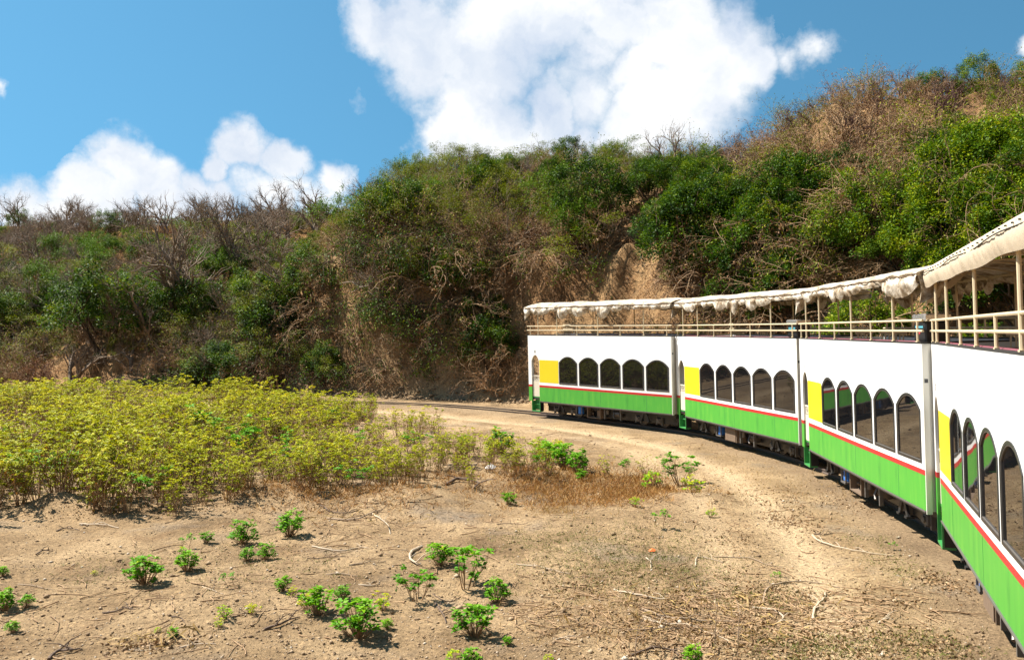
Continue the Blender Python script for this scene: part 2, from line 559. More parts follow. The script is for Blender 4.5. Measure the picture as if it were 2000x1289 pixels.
def terrain(X, Y, detail=True):
    sh = np.shape(X)
    X = np.asarray(X, float).ravel(); Y = np.asarray(Y, float).ravel()
    s, a = track_sd(X, Y)
    s0, hb, rb, sl, zc = [np.interp(a, PA, PV[:, k]) for k in range(5)]
    w1 = fbm(X * .11, Y * .11, 3, 3); w2 = fbm(X * .45, Y * .45, 9, 3)
    t = s - s0 + w1 * 1.3 * smooth(2, 9, s) + w2 * .5 * smooth(1, 5, s)
    bank = hb * smooth(0, 1, np.clip(t / rb, 0, 1) ** .9)
    up = sl * np.log1p(np.exp((t - rb * .75) * 1.4)) / 1.4
    z = bank + up
    z = np.where(z > 0, -np.log(np.exp(-z * .55) + np.exp(-zc * .55) + 1e-12) / .55, z)
    z = np.maximum(z, 0)
    on = smooth(0, 3, t)
    z = z + on * (w1 * 1.1 + w2 * .55 + fbm(X * .95, Y * .95, 23, 3) * .5 + fbm(X * 2.3, Y * 2.3, 21, 3) * .28)
    # scree fan spilling to the track beside the far carriage
    fan = np.clip((s - 2.3) * .72, 0, 4.6) * np.exp(-((a - A_FAN) / 4.2) ** 4)
    z = np.maximum(z, fan + .05 * fbm(X * 1.2, Y * 1.2, 29, 2) * (fan > .1))
    # gullies worn down the bare bank
    rid = np.abs(fbm(a * .55, s * .12, 31, 3))
    z = z - on * (1 - smooth(6, 12, t)) * (.55 * np.exp(-rid * 9))
    # the flat ground: low hummocks, a worn vehicle track, a bed under the rails
    flat = 1 - smooth(-.5, 1.0, t)
    f = fbm(X * .30, Y * .30, 41, 3) * .10 + fbm(X * 1.3, Y * 1.3, 51, 3) * .05
    if detail:
        f = f + fbm(X * 4.2, Y * 4.2, 61, 3) * .028
    near = smooth(2.4, 5.5, np.abs(s))
    z = z + flat * f * (.25 + .75 * near)
    pth = path_mask(s)
    z = z - flat * .07 * pth + flat * (.055 + .03 * w2) * np.exp(-(s / 1.3) ** 2) * (a < A_FAN - 1)
    # earth humps along the front of the weed field
    for hx, hy, hr, hh in HUMPS:
        q = ((X - hx) ** 2 + ((Y - hy) * 1.2) ** 2) / hr ** 2
        z = z + hh * np.exp(-q * 1.6) * (1 + .35 * fbm(X * 2.2, Y * 2.2, 71, 3))
    hx, hy = 1.8, 20.6                                                       # hollow with rusty dead growth
    z = z - .22 * np.exp(-(((X - hx) / 2.4) ** 2 + ((Y - hy) / 1.9) ** 2))
    return z.reshape(sh)


HUMPS = [(-5.6, 19.6, 1.1, .34), (-10.3, 18.6, .9, .30), (-2.6, 19.3, 1.8, .28), (2.2, 17.4, 2.2, .16), (4.3, 19.4, 1.4, .25), (-4.4, 11.6, .9, .16), (-8.2, 18.3, 1.2, .12)]


def path_mask(s):
    return np.exp(-((s + 3.25) / .48) ** 2) + .55 * np.exp(-((s + 4.75) / .4) ** 2)


def proj(X, Y, Z):
    return 1000 + FPX * X / Y, 644.5 - FPX * (Z - EYE) / Y


def ground_at(x, y):
    """photograph pixel -> point on the flat ground (iterates on the hummocks)"""
    z = 0.0
    for _ in range(5):
        Y = FPX * (EYE - z) / (y - 644.5)
        X = (x - 1000) / FPX * Y
        z = float(terrain(np.array([X]), np.array([Y]))[0])
    return X, Y, z


# ------------------------------------------------------------------ ground sheet
def grow(start, step, ratio, end):
    v = []; p = start; d = step
    while p < end:
        d *= ratio; p += d; v.append(p)
    return v


def build_ground():
    gx = list(np.arange(-30, 26.01, .22)); gx = [-g for g in grow(30, .25, 1.06, 4200)][::-1] + gx + grow(26, .25, 1.07, 4200)
    gy = list(np.arange(8.5, 24, .11)) + list(np.arange(24, 68, .24)); gy = [8.5 - g for g in grow(0, .15, 1.09, 4200)][::-1] + gy + grow(68, .3, 1.07, 4600)
    gx = np.array(gx); gy = np.array(gy)
    X, Y = np.meshgrid(gx, gy)
    Z = terrain(X, Y)
    v = np.stack([X.ravel(), Y.ravel(), Z.ravel()], 1)
    nx, ny = len(gx), len(gy)
    i = np.arange(nx * ny).reshape(ny, nx)
    f = np.stack([i[:-1, :-1], i[:-1, 1:], i[1:, 1:], i[1:, :-1]], -1).reshape(-1, 4)
    me = np_mesh('ground', v, f, 'soil', smooth=True)
    s, a = track_sd(X, Y)
    s0 = np.interp(a, PA, PV[:, 0])
    hill = smooth(-.6, 2.2, s - s0 + fbm(X.ravel() * .8, Y.ravel() * .8, 5, 3) * .8)
    for nm, val in (('path', np.clip(path_mask(s), 0, 1)), ('hill', hill), ('ballast', np.exp(-(s / 1.9) ** 4))):
        at = me.attributes.new(nm, 'FLOAT', 'POINT'); at.data.foreach_set('value', val.astype(np.float32))
    # far left ridge carries dry orange grass
    up = smooth(14, 26, s - s0) * (1 - smooth(-11, -6, X.ravel() - (Y.ravel() - 60) * -.12))
    at = me.attributes.new('ridge', 'FLOAT', 'POINT'); at.data.foreach_set('value', up.astype(np.float32))
    o = link(bpy.data.objects.new('ground', me))
    tag(o, 'dry tan earth flat rising into a brown hillside behind the railway', kind='structure')


def soil_mat():
    m, n, l, b = nt('soil')
    N = lambda sc, d=5, r=.6, st=None: noise_node(n, l, sc, d, r, stretch=st).outputs['Fac']

    def mixc(fac, a, b_):
        x = n.new('ShaderNodeMix'); x.data_type = 'RGBA'; l.new(fac, x.inputs[0])
        for k, v in ((6, a), (7, b_)):
            if hasattr(v, 'links'): l.new(v, x.inputs[k])
            else: x.inputs[k].default_value = (*v, 1)
        return x.outputs[2]

    def mth(op, a, b_, clamp=False):
        x = n.new('ShaderNodeMath'); x.operation = op; x.use_clamp = clamp
        for k, v in enumerate((a, b_)):
            if hasattr(v, 'links'): l.new(v, x.inputs[k])
            else: x.inputs[k].default_value = v
        return x.outputs[0]

    def attr(nm):
        x = n.new('ShaderNodeAttribute'); x.attribute_name = nm; return x.outputs['Fac']
    base = ramp_node(n, l, N(.55, 6, .62), [(.30, (.165, .106, .055)), (.46, (.285, .193, .104)), (.64, (.395, .276, .154))]).outputs[0]
    grit = ramp_node(n, l, N(14, 6, .75), [(.34, (.40, .37, .34)), (.46, (.92, .92, .92)), (.56, (1.04, 1.02, 1.0)), (.66, (1.6, 1.56, 1.48))]).outputs[0]
    grey = ramp_node(n, l, N(.38, 4, .6), [(.56, (0, 0, 0)), (.68, (1, 1, 1))]).outputs[0]
    c = mixc(mth('MULTIPLY', grey, .7), base, (.215, .172, .128))
    reddish = ramp_node(n, l, N(.9, 4, .6), [(.58, (0, 0, 0)), (.72, (1, 1, 1))]).outputs[0]
    c = mixc(mth('MULTIPLY', reddish, .4), c, (.22, .125, .06))
    c = mixc(mth('MULTIPLY', attr('path'), .85), c, (.50, .37, .225))
    c = mixc(mth('MULTIPLY', attr('ballast'), .55), c, (.24, .175, .11))
    bank = ramp_node(n, l, N(.45, 7, .68, (1, 1, .55)), [(.30, (.12, .060, .027)), (.44, (.29, .163, .074)), (.58, (.45, .28, .135)), (.75, (.52, .37, .205))]).outputs[0]
    c = mixc(attr('hill'), c, bank)
    rg = ramp_node(n, l, N(.5, 5, .65), [(.35, (.19, .095, .034)), (.65, (.33, .185, .065))]).outputs[0]
    c = mixc(mth('MULTIPLY', attr('ridge'), .85), c, rg)
    x = n.new('ShaderNodeMix'); x.data_type = 'RGBA'; x.blend_type = 'MULTIPLY'; x.inputs[0].default_value = 1
    l.new(c, x.inputs[6]); l.new(grit, x.inputs[7])
    l.new(x.outputs[2], b.inputs['Base Color'])
    b.inputs['Roughness'].default_value = .95
    b.inputs['Specular IOR Level'].default_value = .1
    h = mth('ADD', mth('MULTIPLY', N(9, 8, .72), .7), mth('MULTIPLY', N(45, 4, .7), .22))
    h = mth('ADD', h, mth('MULTIPLY', mth('MULTIPLY', N(1.9, 9, .75), attr('hill')), 3.6))
    bp = n.new('ShaderNodeBump'); bp.inputs['Strength'].default_value = 1.0; bp.inputs['Distance'].default_value = .12
    l.new(h, bp.inputs['Height']); l.new(bp.outputs[0], b.inputs['Normal'])


soil_mat()
build_ground()


# ------------------------------------------------------------------ railway track
def build_track():
    root = empty('railway_track')
    tag(root, 'narrow gauge railway track curving left under the train along the bank', 'railway track')
    i0 = int(np.searchsorted(TA, a_near(-75, 53))); i1 = int(np.searchsorted(TA, a_near(-3, -3.6)))
    idx = range(i0, i1)
    for sgn in (-1, 1):
        mb = MB()
        prof = [(-.03, 0), (.03, 0), (.03, .02), (.008, .03), (.008, .075), (.028, .085), (.028, .11), (-.028, .11), (-.028, .085), (-.008, .075), (-.008, .03), (-.03, .02)]
        m = len(prof); v = []; f = []
        for j, i in enumerate(idx):
            c = TR[i] + TN[i] * (.381 * sgn)
            for u, w in prof:
                v.append((c[0] + TN[i][0] * u, c[1] + TN[i][1] * u, .0 + w))
        for j in range(len(idx) - 1):
            for k in range(m):
                f.append((j * m + k, j * m + (k + 1) % m, (j + 1) * m + (k + 1) % m, (j + 1) * m + k))
        mb.add(v, f)
        part('rail', mb.mesh('rail', 'rail_steel'), root)


build_track()


# ------------------------------------------------------------------ carriages
WIN_X = [2.07 + 1.264 * i for i in range(5)]; WIN_W = 1.15
ZB, ZT = .80, 3.80
Z_ST0, Z_ST1 = 1.436, 1.53
Z_WB, Z_SH, Z_WT = 1.64, 2.60, 2.87
DOOR0, DOOR1 = .22, .74
DECK = 2.98
CACHE = {}


def cached(key, fn):
    if key not in CACHE:
        CACHE[key] = fn()
    return CACHE[key]


def arch(x0, x1, z0, zs, zt, n=12, inset=0.0):
    x0 += inset; x1 -= inset; z0 += inset; zt -= inset
    cx = (x0 + x1) / 2; hw = (x1 - x0) / 2
    pts = [(x0, z0), (x1, z0), (x1, zs)]
    for i in range(1, n):
        t = i / n
        x = x1 - (x1 - x0) * t
        q = abs(x - cx) / hw
        pts.append((x, zs + (zt - zs) * (1 - q ** 2.1)))
    pts.append((x0, zs))
    return pts


def bogie(parent, x, mesh_cache=True):
    b = part('bogie', cached('bogie', lambda: _bogie_frame()), parent)
    b.location = (x, 0, 0)
    wm = cached('wheel', lambda: _wheel())
    for dx in (-.55, .55):
        for y in (CW / 2 - .40, CW / 2 + .40):
            w = part('wheel', wm, b); w.location = (dx, y, .42)
        ax = part('axle_box', cached('axle_box', lambda: _axle_box()), b); ax.location = (dx, 0, 0)
    return b


def _bogie_frame():
    m = MB()
    yc = CW / 2
    for y in (yc - .62, yc + .55):
        m.box(-.92, .92, y, y + .07, .40, .52)
        m.box(-.30, .30, y - .03, y + .10, .30, .40)
        for dx in (-.16, -.05, .06, .17):
            m.tube([(dx, y + .035, .50), (dx, y + .035, .72)], .035, 6)
    m.box(-.16, .16, yc - .62, yc + .62, .50, .74)
    # hanger yoke: inverted V of plate with feet, standing out at the side
    for y in (.16,):
        for s in (-1, 1):
            m.add([(s * .02, y, .66), (s * .13, y, .66), (s * .25, y, .40), (s * .15, y, .40), (s * .02, y + .05, .66), (s * .13, y + .05, .66), (s * .25, y + .05, .40), (s * .15, y + .05, .40)],
                  [(0, 1, 2, 3), (4, 7, 6, 5), (0, 4, 5, 1), (1, 5, 6, 2), (2, 6, 7, 3), (3, 7, 4, 0)])
            m.box(s * .20 - .06, s * .20 + .06, y - .03, y + .14, .36, .40)
        m.box(-.14, .14, y - .05, y + .22, .66, .72)
    return m.mesh('bogie', 'dark_metal')


def _axle_box():
    m = MB()
    y = CW / 2 - .74
    m.bbox(-.11, .11, y - .08, y + .12, .32, .52, .02)
    m.tube([(0, y - .12, .42), (0, y - .05, .42)], .07, 10)
    m.box(-.16, -.11, y - .02, y + .08, .24, .60)
    m.box(.11, .16, y - .02, y + .08, .24, .60)
    return m.mesh('axle_box', 'grey_metal')


def _wheel():
    m = MB(); m.smooth = True
    n = 24
    prof = [(.0, -.05), (.09, -.05), (.10, -.02), (.26, -.015), (.27, -.045), (.30, -.045), (.305, .03), (.33, .04), (.33, .055), (.27, .055), (.26, .015), (.10, .02), (.09, .04), (0, .04)]
    v = []; f = []
    for r, y in prof:
        for k in range(n):
            a = 2 * math.pi * k / n; v.append((r * math.cos(a), y, r * math.sin(a)))
    for j in range(len(prof) - 1):
        for k in range(n):
            f.append((j * n + k, j * n + (k + 1) % n, (j + 1) * n + (k + 1) % n, (j + 1) * n + k))
    m.add(v, f)
    return m.mesh('wheel', 'steel')


def roll_curtain(seed, taut=False, y_side=0.0, outward=-1):
    """side curtain rolled up under the canopy edge, sagging between its ties; or a taut valance"""
    r = random.Random(seed)
    ties = [-.12]
    while ties[-1] < L - .5:
        ties.append(ties[-1] + r.choice([.35, .5, .6, .75, 1.0, 1.25]) * r.uniform(.85, 1.15))
    ties[-1] = L + .08
    drops = [r.choice([.03, .07, .10, .14, .18, .24, .32, .42]) for _ in ties]
    N = 220; K = 14; zt = 5.14 if taut else 5.05
    xs = np.linspace(-.12, L + .08, N)
    v = []; f = []
    for i, x in enumerate(xs):
        j = max(k for k in range(len(ties)) if ties[k] <= x + 1e-6); j = min(j, len(ties) - 2)
        q = (x - ties[j]) / (ties[j + 1] - ties[j]); sag = math.sin(math.pi * min(1, max(0, q)) ** (.7 + .6 * ((j * 37) % 10) / 10)) ** .7
        if taut:
            d = .34 + .014 * math.sin(x * 2.6) + .02 * (vnoise(x * 1.7, 0, seed) - .5); bul = .05
        else:
            d = .11 + drops[j] * (.25 + .75 * sag) * (.9 + .2 * float(vnoise(x * 3, 1, seed))); bul = .03 + .07 * sag * drops[j] / .4
        for k in range(K):
            t = k / (K - 1)
            # down the outside, round the bottom, back up a little inside
            if t < .72:
                u = t / .72; z = zt - d * u; y = -.06 - bul * math.sin(math.pi * u ** .8)
            else:
                u = (t - .72) / .28; z = zt - d + (.06 + d * .35) * u; y = -.06 + .07 * math.sin(u * 1.5)
            wr = (float(vnoise(x * 7 + z * 2, z * 5, seed + 3)) - .5) * (.014 if taut else .085)
            wr += (float(vnoise(x * 19, z * 3, seed + 5)) - .5) * (.007 if taut else .04)
            v.append((x, y_side - outward * (y + wr), z + wr * .4))
    for i in range(N - 1):
        for k in range(K - 1):
            a = i * K + k; f.append((a, a + 1, a + K + 1, a + K))
    m = MB(); m.add(v, f); m.smooth = True
    return m


def canopy_roof(seed, taut):
    N, K = 90, 17
    v = []; f = []
    for i in range(N):
        x = -.14 + (L + .26) * i / (N - 1)
        for k in range(K):
            y = -.09 + (CW + .18) * k / (K - 1); q = (y - CW / 2) / (CW / 2 + .09)
            z = 5.10 + .20 * (1 - abs(q) ** 2.2)
            rib = .5 + .5 * math.cos(x * 2 * math.pi / 1.264)
            z += -.03 * (1 - rib) * (1 - q * q) + (float(vnoise(x * 2.2, y * 2.2, seed)) - .5) * (.02 if taut else .05)
            if taut: z += .05 * (1 - abs(q) ** 6)
            v.append((x, y, z))
    for i in range(N - 1):
        for k in range(K - 1):
            a = i * K + k; f.append((a, a + K, a + K + 1, a + 1))
    n0 = len(v)
    v2 = [(x, y, z - .022) for x, y, z in v]
    m = MB(); m.add(v, f); m.add(v2, [tuple(reversed(q)) for q in f])
    for i in range(N - 1):
        for k in (0, K - 1):
            a = i * K + k; m.f.append((a, a + K, a + K + n0, a + n0))
    for k in range(K - 1):
        for i in (0, N - 1):
            a = i * K + k; m.f.append((a, a + 1, a + 1 + n0, a + n0))
    m.smooth = True
    return m


def end_flap(x0, seed, side):
    """loose corner of cloth hanging at a carriage end"""
    r = random.Random(seed); v = []; f = []
    n = 9
    for i in range(n):
        u = i / (n - 1)
        for k in range(n):
            w = k / (n - 1)
            z = 5.08 - .62 * w * (1 - .75 * u)
            y = -.06 + .75 * u * (1 - .25 * w) + .04 * math.sin(u * 14 + w * 3)
            x = x0 + side * (.05 * math.sin(w * 4 + u * 9) + .09 * w)
            v.append((x, y, z))
    for i in range(n - 1):
        for k in range(n - 1):
            a = i * n + k; f.append((a, a + 1, a + n + 1, a + n))
    m = MB(); m.add(v, f); m.smooth = True
    return m


def text_mesh(txt, size, mat):
    c = bpy.data.curves.new('txt', 'FONT'); c.body = txt; c.size = size; c.align_x = 'CENTER'; c.extrude = .002
    o = bpy.data.objects.new('txt', c); col.objects.link(o)
    dg = bpy.context.evaluated_depsgraph_get(); dg.update()
    me = bpy.data.meshes.new_from_object(o.evaluated_get(dg))
    bpy.data.objects.remove(o); bpy.data.curves.remove(c)
    me.materials.clear(); me.materials.append(MATS[mat])
    return me


def build_car(k, label, number, taut=False):
    X, Y, th = CARS[k]
    root = empty('railway_carriage', (X, Y, 0), (0, 0, th - math.pi / 2))
    # superelevation of the curve: carriages lean towards its inside
    root.rotation_mode = 'XYZ'
    root.rotation_euler = (CANT, 0, th - math.pi / 2)
    tag(root, label, 'railway carriage', 'double deck carriages of the train')
    P = lambda name, key, fn, mat, sm=None, parent=root: part(name, cached(key, lambda: fn().mesh(name, mat, sm)), parent)
    T = .05
    # --- near side wall, painted in bands
    def white():
        a = arch(DOOR0, DOOR1, Z_ST1, 2.62, 2.90)
        outer = [(0, Z_ST1), (DOOR0, Z_ST1)] + [a[-1]] + list(reversed(a[3:-1])) + [a[2]] + [(DOOR1, Z_ST1), (L, Z_ST1), (L, ZT), (0, ZT)]
        return MB().plate(outer, [arch(x, x + WIN_W, Z_WB, Z_SH, Z_WT) for x in WIN_X], 0, T)
    P('white_side_panel', 'white', white, 'white_paint')
    P('red_stripe', 'stripe', lambda: MB().box(0, DOOR0, -.003, T, Z_ST0, Z_ST1).box(DOOR1, L, -.003, T, Z_ST0, Z_ST1), 'red_paint')
    P('green_skirt', 'green', lambda: MB().box(0, DOOR0, 0, T, ZB - .02, Z_ST0).box(DOOR1, L, 0, T, ZB, Z_ST0), 'green_paint')
    for xj in (2.02, 4.58, 7.12):
        q = P('panel_joint', 'joint', lambda: MB().box(-.007, .007, -.0025, .01, ZB + .004, Z_ST0 - .004), 'green_step'); q.location = (xj, 0, 0)
    P('yellow_panel', 'yellow', lambda: MB().box(DOOR1 + .02, WIN_X[0] - .035, -.004, .02, 1.66, 2.68), 'yellow_paint')
    P('sole_bar', 'sole', lambda: MB().box(DOOR1, L, .012, .10, ZB - .075, ZB).box(DOOR1, L, -.02, .03, ZB - .03, ZB - .005), 'grey_metal')
    # --- windows
    for i, x in enumerate(WIN_X):
        w = P('window', 'winframe', lambda: MB().plate(arch(0, WIN_W, Z_WB, Z_SH, Z_WT), [arch(0, WIN_W, Z_WB, Z_SH - .012, Z_WT, inset=.04)], -.012, .045), 'black_frame')
        w.location = (x, 0, 0)
        P('pane', 'pane', lambda: MB().plate(arch(0, WIN_W, Z_WB, Z_SH, Z_WT, inset=.03), [], .012, .024), 'tinted_glass', parent=w)
        g = P('window_seal', 'seal', lambda: MB().plate(arch(0, WIN_W, Z_WB, Z_SH - .012, Z_WT, inset=.036), [arch(0, WIN_W, Z_WB, Z_SH - .02, Z_WT, inset=.055)], -.006, .011), 'grey_metal', parent=w)
    # --- far side and ends
    def farside():
        a = arch(DOOR0, DOOR1, Z_ST1, 2.62, 2.90)
        outer = [(0, ZB), (DOOR0, ZB)] + [a[-1]] + list(reversed(a[3:-1])) + [a[2]] + [(DOOR1, ZB), (L, ZB), (L, ZT), (0, ZT)]
        return MB().plate(outer, [], CW - T, CW)
    P('far_side_panel', 'farside', farside, 'white_paint')
    def endwall():
        m = MB()
        m.box(L - .05, L, T + .002, CW - T - .002, ZB - .02, ZT - .002)
        return m
    P('end_wall', 'end', endwall, 'white_end_shaded')
    P('corner_post', 'cpost', lambda: MB().box(L + .001, L + .03, .0, .10, ZB - .06, ZT - .01), 'white_end_shaded')
    P('end_vent', 'endvent', lambda: MB().box(L + .028, L + .036, .025, .085, 3.10, 3.17), 'black_plastic_and_shade')
    P('far_end_wall', 'farend', lambda: MB().box(0, .05, T + .002, .30, ZB, ZT - .002).box(0, .05, CW - .5, CW - T - .002, ZB, ZT - .002).box(0, .05, .30, CW - .5, 2.9, ZT - .002).box(0.002, .05, .3, CW - .5, ZB, 1.7), 'white_end_shaded')
    P('partition', 'partition', lambda: MB().box(DOOR1 + .06, DOOR1 + .10, T + .002, CW - T - .002, ZB, DECK - .07), 'white_end_shaded')
    P('lower_floor', 'floor', lambda: MB().box(.06, L - .06, T + .002, CW - T - .002, .86, .93), 'dark_metal')
    P('deck', 'deck', lambda: MB().box(.052, L - .052, T + .002, CW - T - .002, DECK - .06, DECK), 'deck_wood')
    P('coaming', 'coaming', lambda: MB().box(0, L, -.004, T + .01, ZT, ZT + .03).box(0, L, CW - T - .01, CW + .004, ZT, ZT + .03).box(L - .06, L, T + .011, CW - T - .011, ZT, ZT + .03), 'dark_metal')
    # --- door gate and step well
    def gate():
        m = MB(); m.box(DOOR0 + .015, DOOR1 - .015, .05, .08, .99, 1.70)
        m.box(DOOR0 + .015, DOOR1 - .015, .045, .085, 1.92, 1.96)
        return m
    g = P('door_gate', 'gate', gate, 'gate_cream')
    def lattice():
        m = MB()
        for i in range(6):
            x = DOOR0 + .03 + i * .092
            m.box(x - .01, x + .01, .055, .075, 1.70, 1.92)
        for i in range(3):
            cx = DOOR0 + .10 + i * .16
            for a in range(10):
                t0 = math.pi * 2 * a / 10; t1 = math.pi * 2 * (a + 1) / 10
                m.tube([(cx + .06 * math.cos(t0), .065, 1.83 + .06 * math.sin(t0)), (cx + .06 * math.cos(t1), .065, 1.83 + .06 * math.sin(t1))], .009, 5, False)
        m.box(DOOR0 + .02, DOOR1 - .02, .056, .076, 1.735, 1.755)
        return m
    P('lattice', 'lattice', lattice, 'gate_cream', parent=g)
    def step():
        m = MB()
        m.box(DOOR0 - .025, DOOR0, -.01, .22, .34, .98 - .20)
        m.box(DOOR1, DOOR1 + .025, -.01, .022, .34, .98 - .20)
        m.box(DOOR0 + .001, DOOR1 - .001, .20, .22, .36, .97)
        m.box(DOOR0 - .025, DOOR1 + .025, -.012, .20, .30, .338)
        m.box(DOOR0 + .001, DOOR1 - .001, .10, .20, .62, .65)
        m.box(DOOR0 + .001, DOOR1 - .001, .05, .24, .94, .985)
        return m
    st = P('step_well', 'step', step, 'green_step')
    P('step_side', 'stepside', lambda: MB().box(DOOR1 + .004, DOOR1 + .022, .023, .23, .339, .79), 'black_plastic_and_shade', parent=st)  # plate coloured black, the underframe shade put into its colour
    nm = part('number', text_mesh(number, .17, 'black_frame'), root)
    nm.rotation_euler = (R(90), 0, 0); nm.location = ((DOOR0 + DOOR1) / 2, -.004, 3.0)
    # --- underframe
    P('shade_backing', 'shadeback', lambda: MB().box(DOOR1 + .03, L - .12, .50, .53, .30, .79).box(L - .35, L - .06, .50, .53, .42, .79), 'black_plastic_and_shade')  # added black sheet standing in for the deep shade under the body
    P('underframe', 'under', lambda: MB().box(.9, L - .1, .35, .47, .56, .80).box(.9, L - .1, CW - .47, CW - .35, .56, .80)
      .box(L - .12, L + .25, CW / 2 - .12, CW / 2 + .12, .45, .62).box(.6, .9, CW / 2 - .1, CW / 2 + .1, .45, .62)
      .box(1.0, L - .3, .48, CW - .48, .70, .79), 'dark_metal')
    bogie(root, 1.95); bogie(root, 6.85)
    tk = P('water_tank', 'tank', lambda: MB().tube([(3.12, .30, .36), (3.12, .30, .39), (3.12, .30, .50), (3.12, .30, .52), (3.12, .30, .66), (3.12, .30, .72), (3.12, .30, .74)], [.11, .135, .135, .125, .135, .12, .05], 16), 'blue_plastic', True)
    P('tank_bracket', 'tbr', lambda: MB().box(2.95, 3.30, .14, .46, .32, .355).box(2.95, 2.985, .15, .18, .355, .80).box(3.265, 3.30, .15, .18, .355, .80), 'grey_metal', parent=tk)
    def toolbox(open_):
        m = MB()
        m.box(3.62, 4.42, .15, .62, .26, .29); m.box(3.62, 3.66, .15, .62, .29, .74); m.box(4.38, 4.42, .15, .62, .29, .74)
        m.box(3.66, 4.38, .60, .62, .29, .74)
        if not open_: 
            for i in range(4): m.box(3.66 + i * .18, 3.66 + i * .18 + .176, .13, .15, .28, .75)
        else:
            m.box(4.14, 4.36, .25, .5, .29, .60); m.tube([(3.85, .3, .29), (3.85, .3, .45), (3.87, .3, .47)], [.06, .06, .02], 10)
        return m
    P('tool_box', 'toolbox%d' % (k != 1 and k != 3), lambda: toolbox(k in (0, 2)), 'wood' if k < 2 else 'grey_metal')
    P('brake_cylinder', 'brake', lambda: MB().tube([(5.0, .42, .52), (5.02, .42, .52), (5.38, .42, .52), (5.4, .42, .52)], [.08, .15, .15, .05], 14).tube([(5.1, .30, .60), (5.1, .22, .42), (5.2, .2, .34)], .03, 8)
      .tube([(4.75, .25, .66), (4.75, .25, .48)], .07, 10), 'steel')
    P('air_reservoir', 'airres', lambda: MB().tube([(5.6, .7, .58), (5.63, .7, .58), (6.2, .7, .58), (6.23, .7, .58)], [.1, .17, .17, .1], 16), 'grey_metal', True)
    for x in (4.62, 5.52):
        h = P('hanger', 'hanger', lambda: MB().box(0, .05, .16, .24, .12 + .16, .80), 'grey_metal'); h.location = (x, 0, 0)
    # --- upper deck railings and posts
    def rails(y, z):
        return MB().tube([(-.06, y, z), (L + .04, y, z)], .022, 8)
    for y in (-.0, CW):
        for z in (ZT + .23, ZT + .42):
            q = P('hand_rail', 'rail%.1f%.2f' % (y, z), lambda: rails(y + (.02 if y == 0 else -.02), z), 'cream_paint', True)
    xs_tall = [.72, 1.97, 4.50, 7.03]; xs_short = [.18, 3.24, 5.77, 8.2]
    for y in (.02, CW - .02):
        for x in xs_tall:
            p = P('canopy_post', 'tall', lambda: MB().tube([(0, 0, ZT + .03), (0, 0, 5.14)], .024, 8).box(-.045, .045, -.028, .028, ZT + .03, ZT + .05), 'cream_paint', True); p.location = (x, y, 0)
        for x in xs_short:
            p = P('rail_post', 'short', lambda: MB().tube([(0, 0, ZT + .03), (0, 0, ZT + .42)], .021, 8).box(-.04, .04, -.026, .026, ZT + .03, ZT + .048), 'cream_paint', True); p.location = (x, y, 0)
    P('deck_bench', 'bench', lambda: MB().bbox(.5, L - .5, .10, .42, DECK + .0, DECK + .40, .03).bbox(.5, L - .5, .07, .16, DECK + .401, ZT + .045, .02), 'maroon')
    # --- canopy
    c = part('canopy', canopy_roof(90 + k, taut).mesh('canopy', 'canvas' if taut else 'canvas_dirty'), root)
    part('side_curtain', roll_curtain(200 + k * 7, taut).mesh('side_curtain', 'canvas' if taut else 'canvas_dirty'), c)
    part('side_curtain', roll_curtain(300 + k * 7, taut, CW, 1).mesh('side_curtain', 'canvas' if taut else 'canvas_dirty'), c)
    P('edge_beam', 'beam', lambda: MB().box(-.1, L + .06, -.055, -.01, 5.03, 5.085).box(-.1, L + .06, CW + .01, CW + .055, 5.03, 5.085), 'cream_paint', parent=c)
    for i in range(8):
        x = .18 + i * 1.145
        h = P('hoop', 'hoop', lambda: MB().tube([(0, -.03 + (CW + .06) * j / 10, 5.055 + .18 * (1 - abs((j - 5) / 5) ** 2.2)) for j in range(11)], .018, 6), 'cream_paint', parent=c); h.location = (x, 0, 0)
    if not taut:
        part('loose_flap', end_flap(L + .03, 5 + k, 1).mesh('loose_flap', 'canvas_dirty'), c)
        part('loose_flap', end_flap(-.09, 15 + k, -1).mesh('loose_flap', 'canvas_dirty'), c)
        # lashing rope along the rolled curtain
        pts = [(x, -.10 - .02 * math.sin(x * 9), 5.055 + .012 * math.sin(x * 5.3) - .01 * abs(math.sin(x * 2.5))) for x in np.linspace(-.1, L, 90)]
        part('lashing_rope', MB().tube(pts, .011, 5).mesh('lashing_rope', 'canvas_lining'), c)
    else:
        pts = [(x, -.115 - .012 * math.sin(x * 2.2), 5.035 + .014 * math.sin(x * 2.1)) for x in np.linspace(-.1, L, 70)]
        part('seam_cord', MB().tube(pts, .008, 5).mesh('seam_cord', 'dark_metal'), c)
        for x in np.arange(.03, L, .31):
            q = P('eyelet', 'eyelet', lambda: MB().tube([(0, -.10, 0), (0, -.122, 0)], .009, 8), 'dark_metal', parent=c)
            q.location = (x, 0, 5.075 + .012 * math.sin(x * 2.1))
        part('end_curtain', end_flap(-.09, 15 + k, -1).mesh('end_curtain', 'canvas'), c)
    return root


CAR_LABELS = ['farthest white and green double deck carriage, leading at the bend', 'second farthest white and green double deck carriage, between two others',
              'second nearest white and green carriage, its rolled canopy touching the beige one', 'nearest white and green carriage under taut beige canvas, cut by the right edge']
cars = [build_car(0, CAR_LABELS[0], '8'), build_car(1, CAR_LABELS[1], '4'), build_car(2, CAR_LABELS[2], '3'), build_car(3, CAR_LABELS[3], '2', taut=True)]


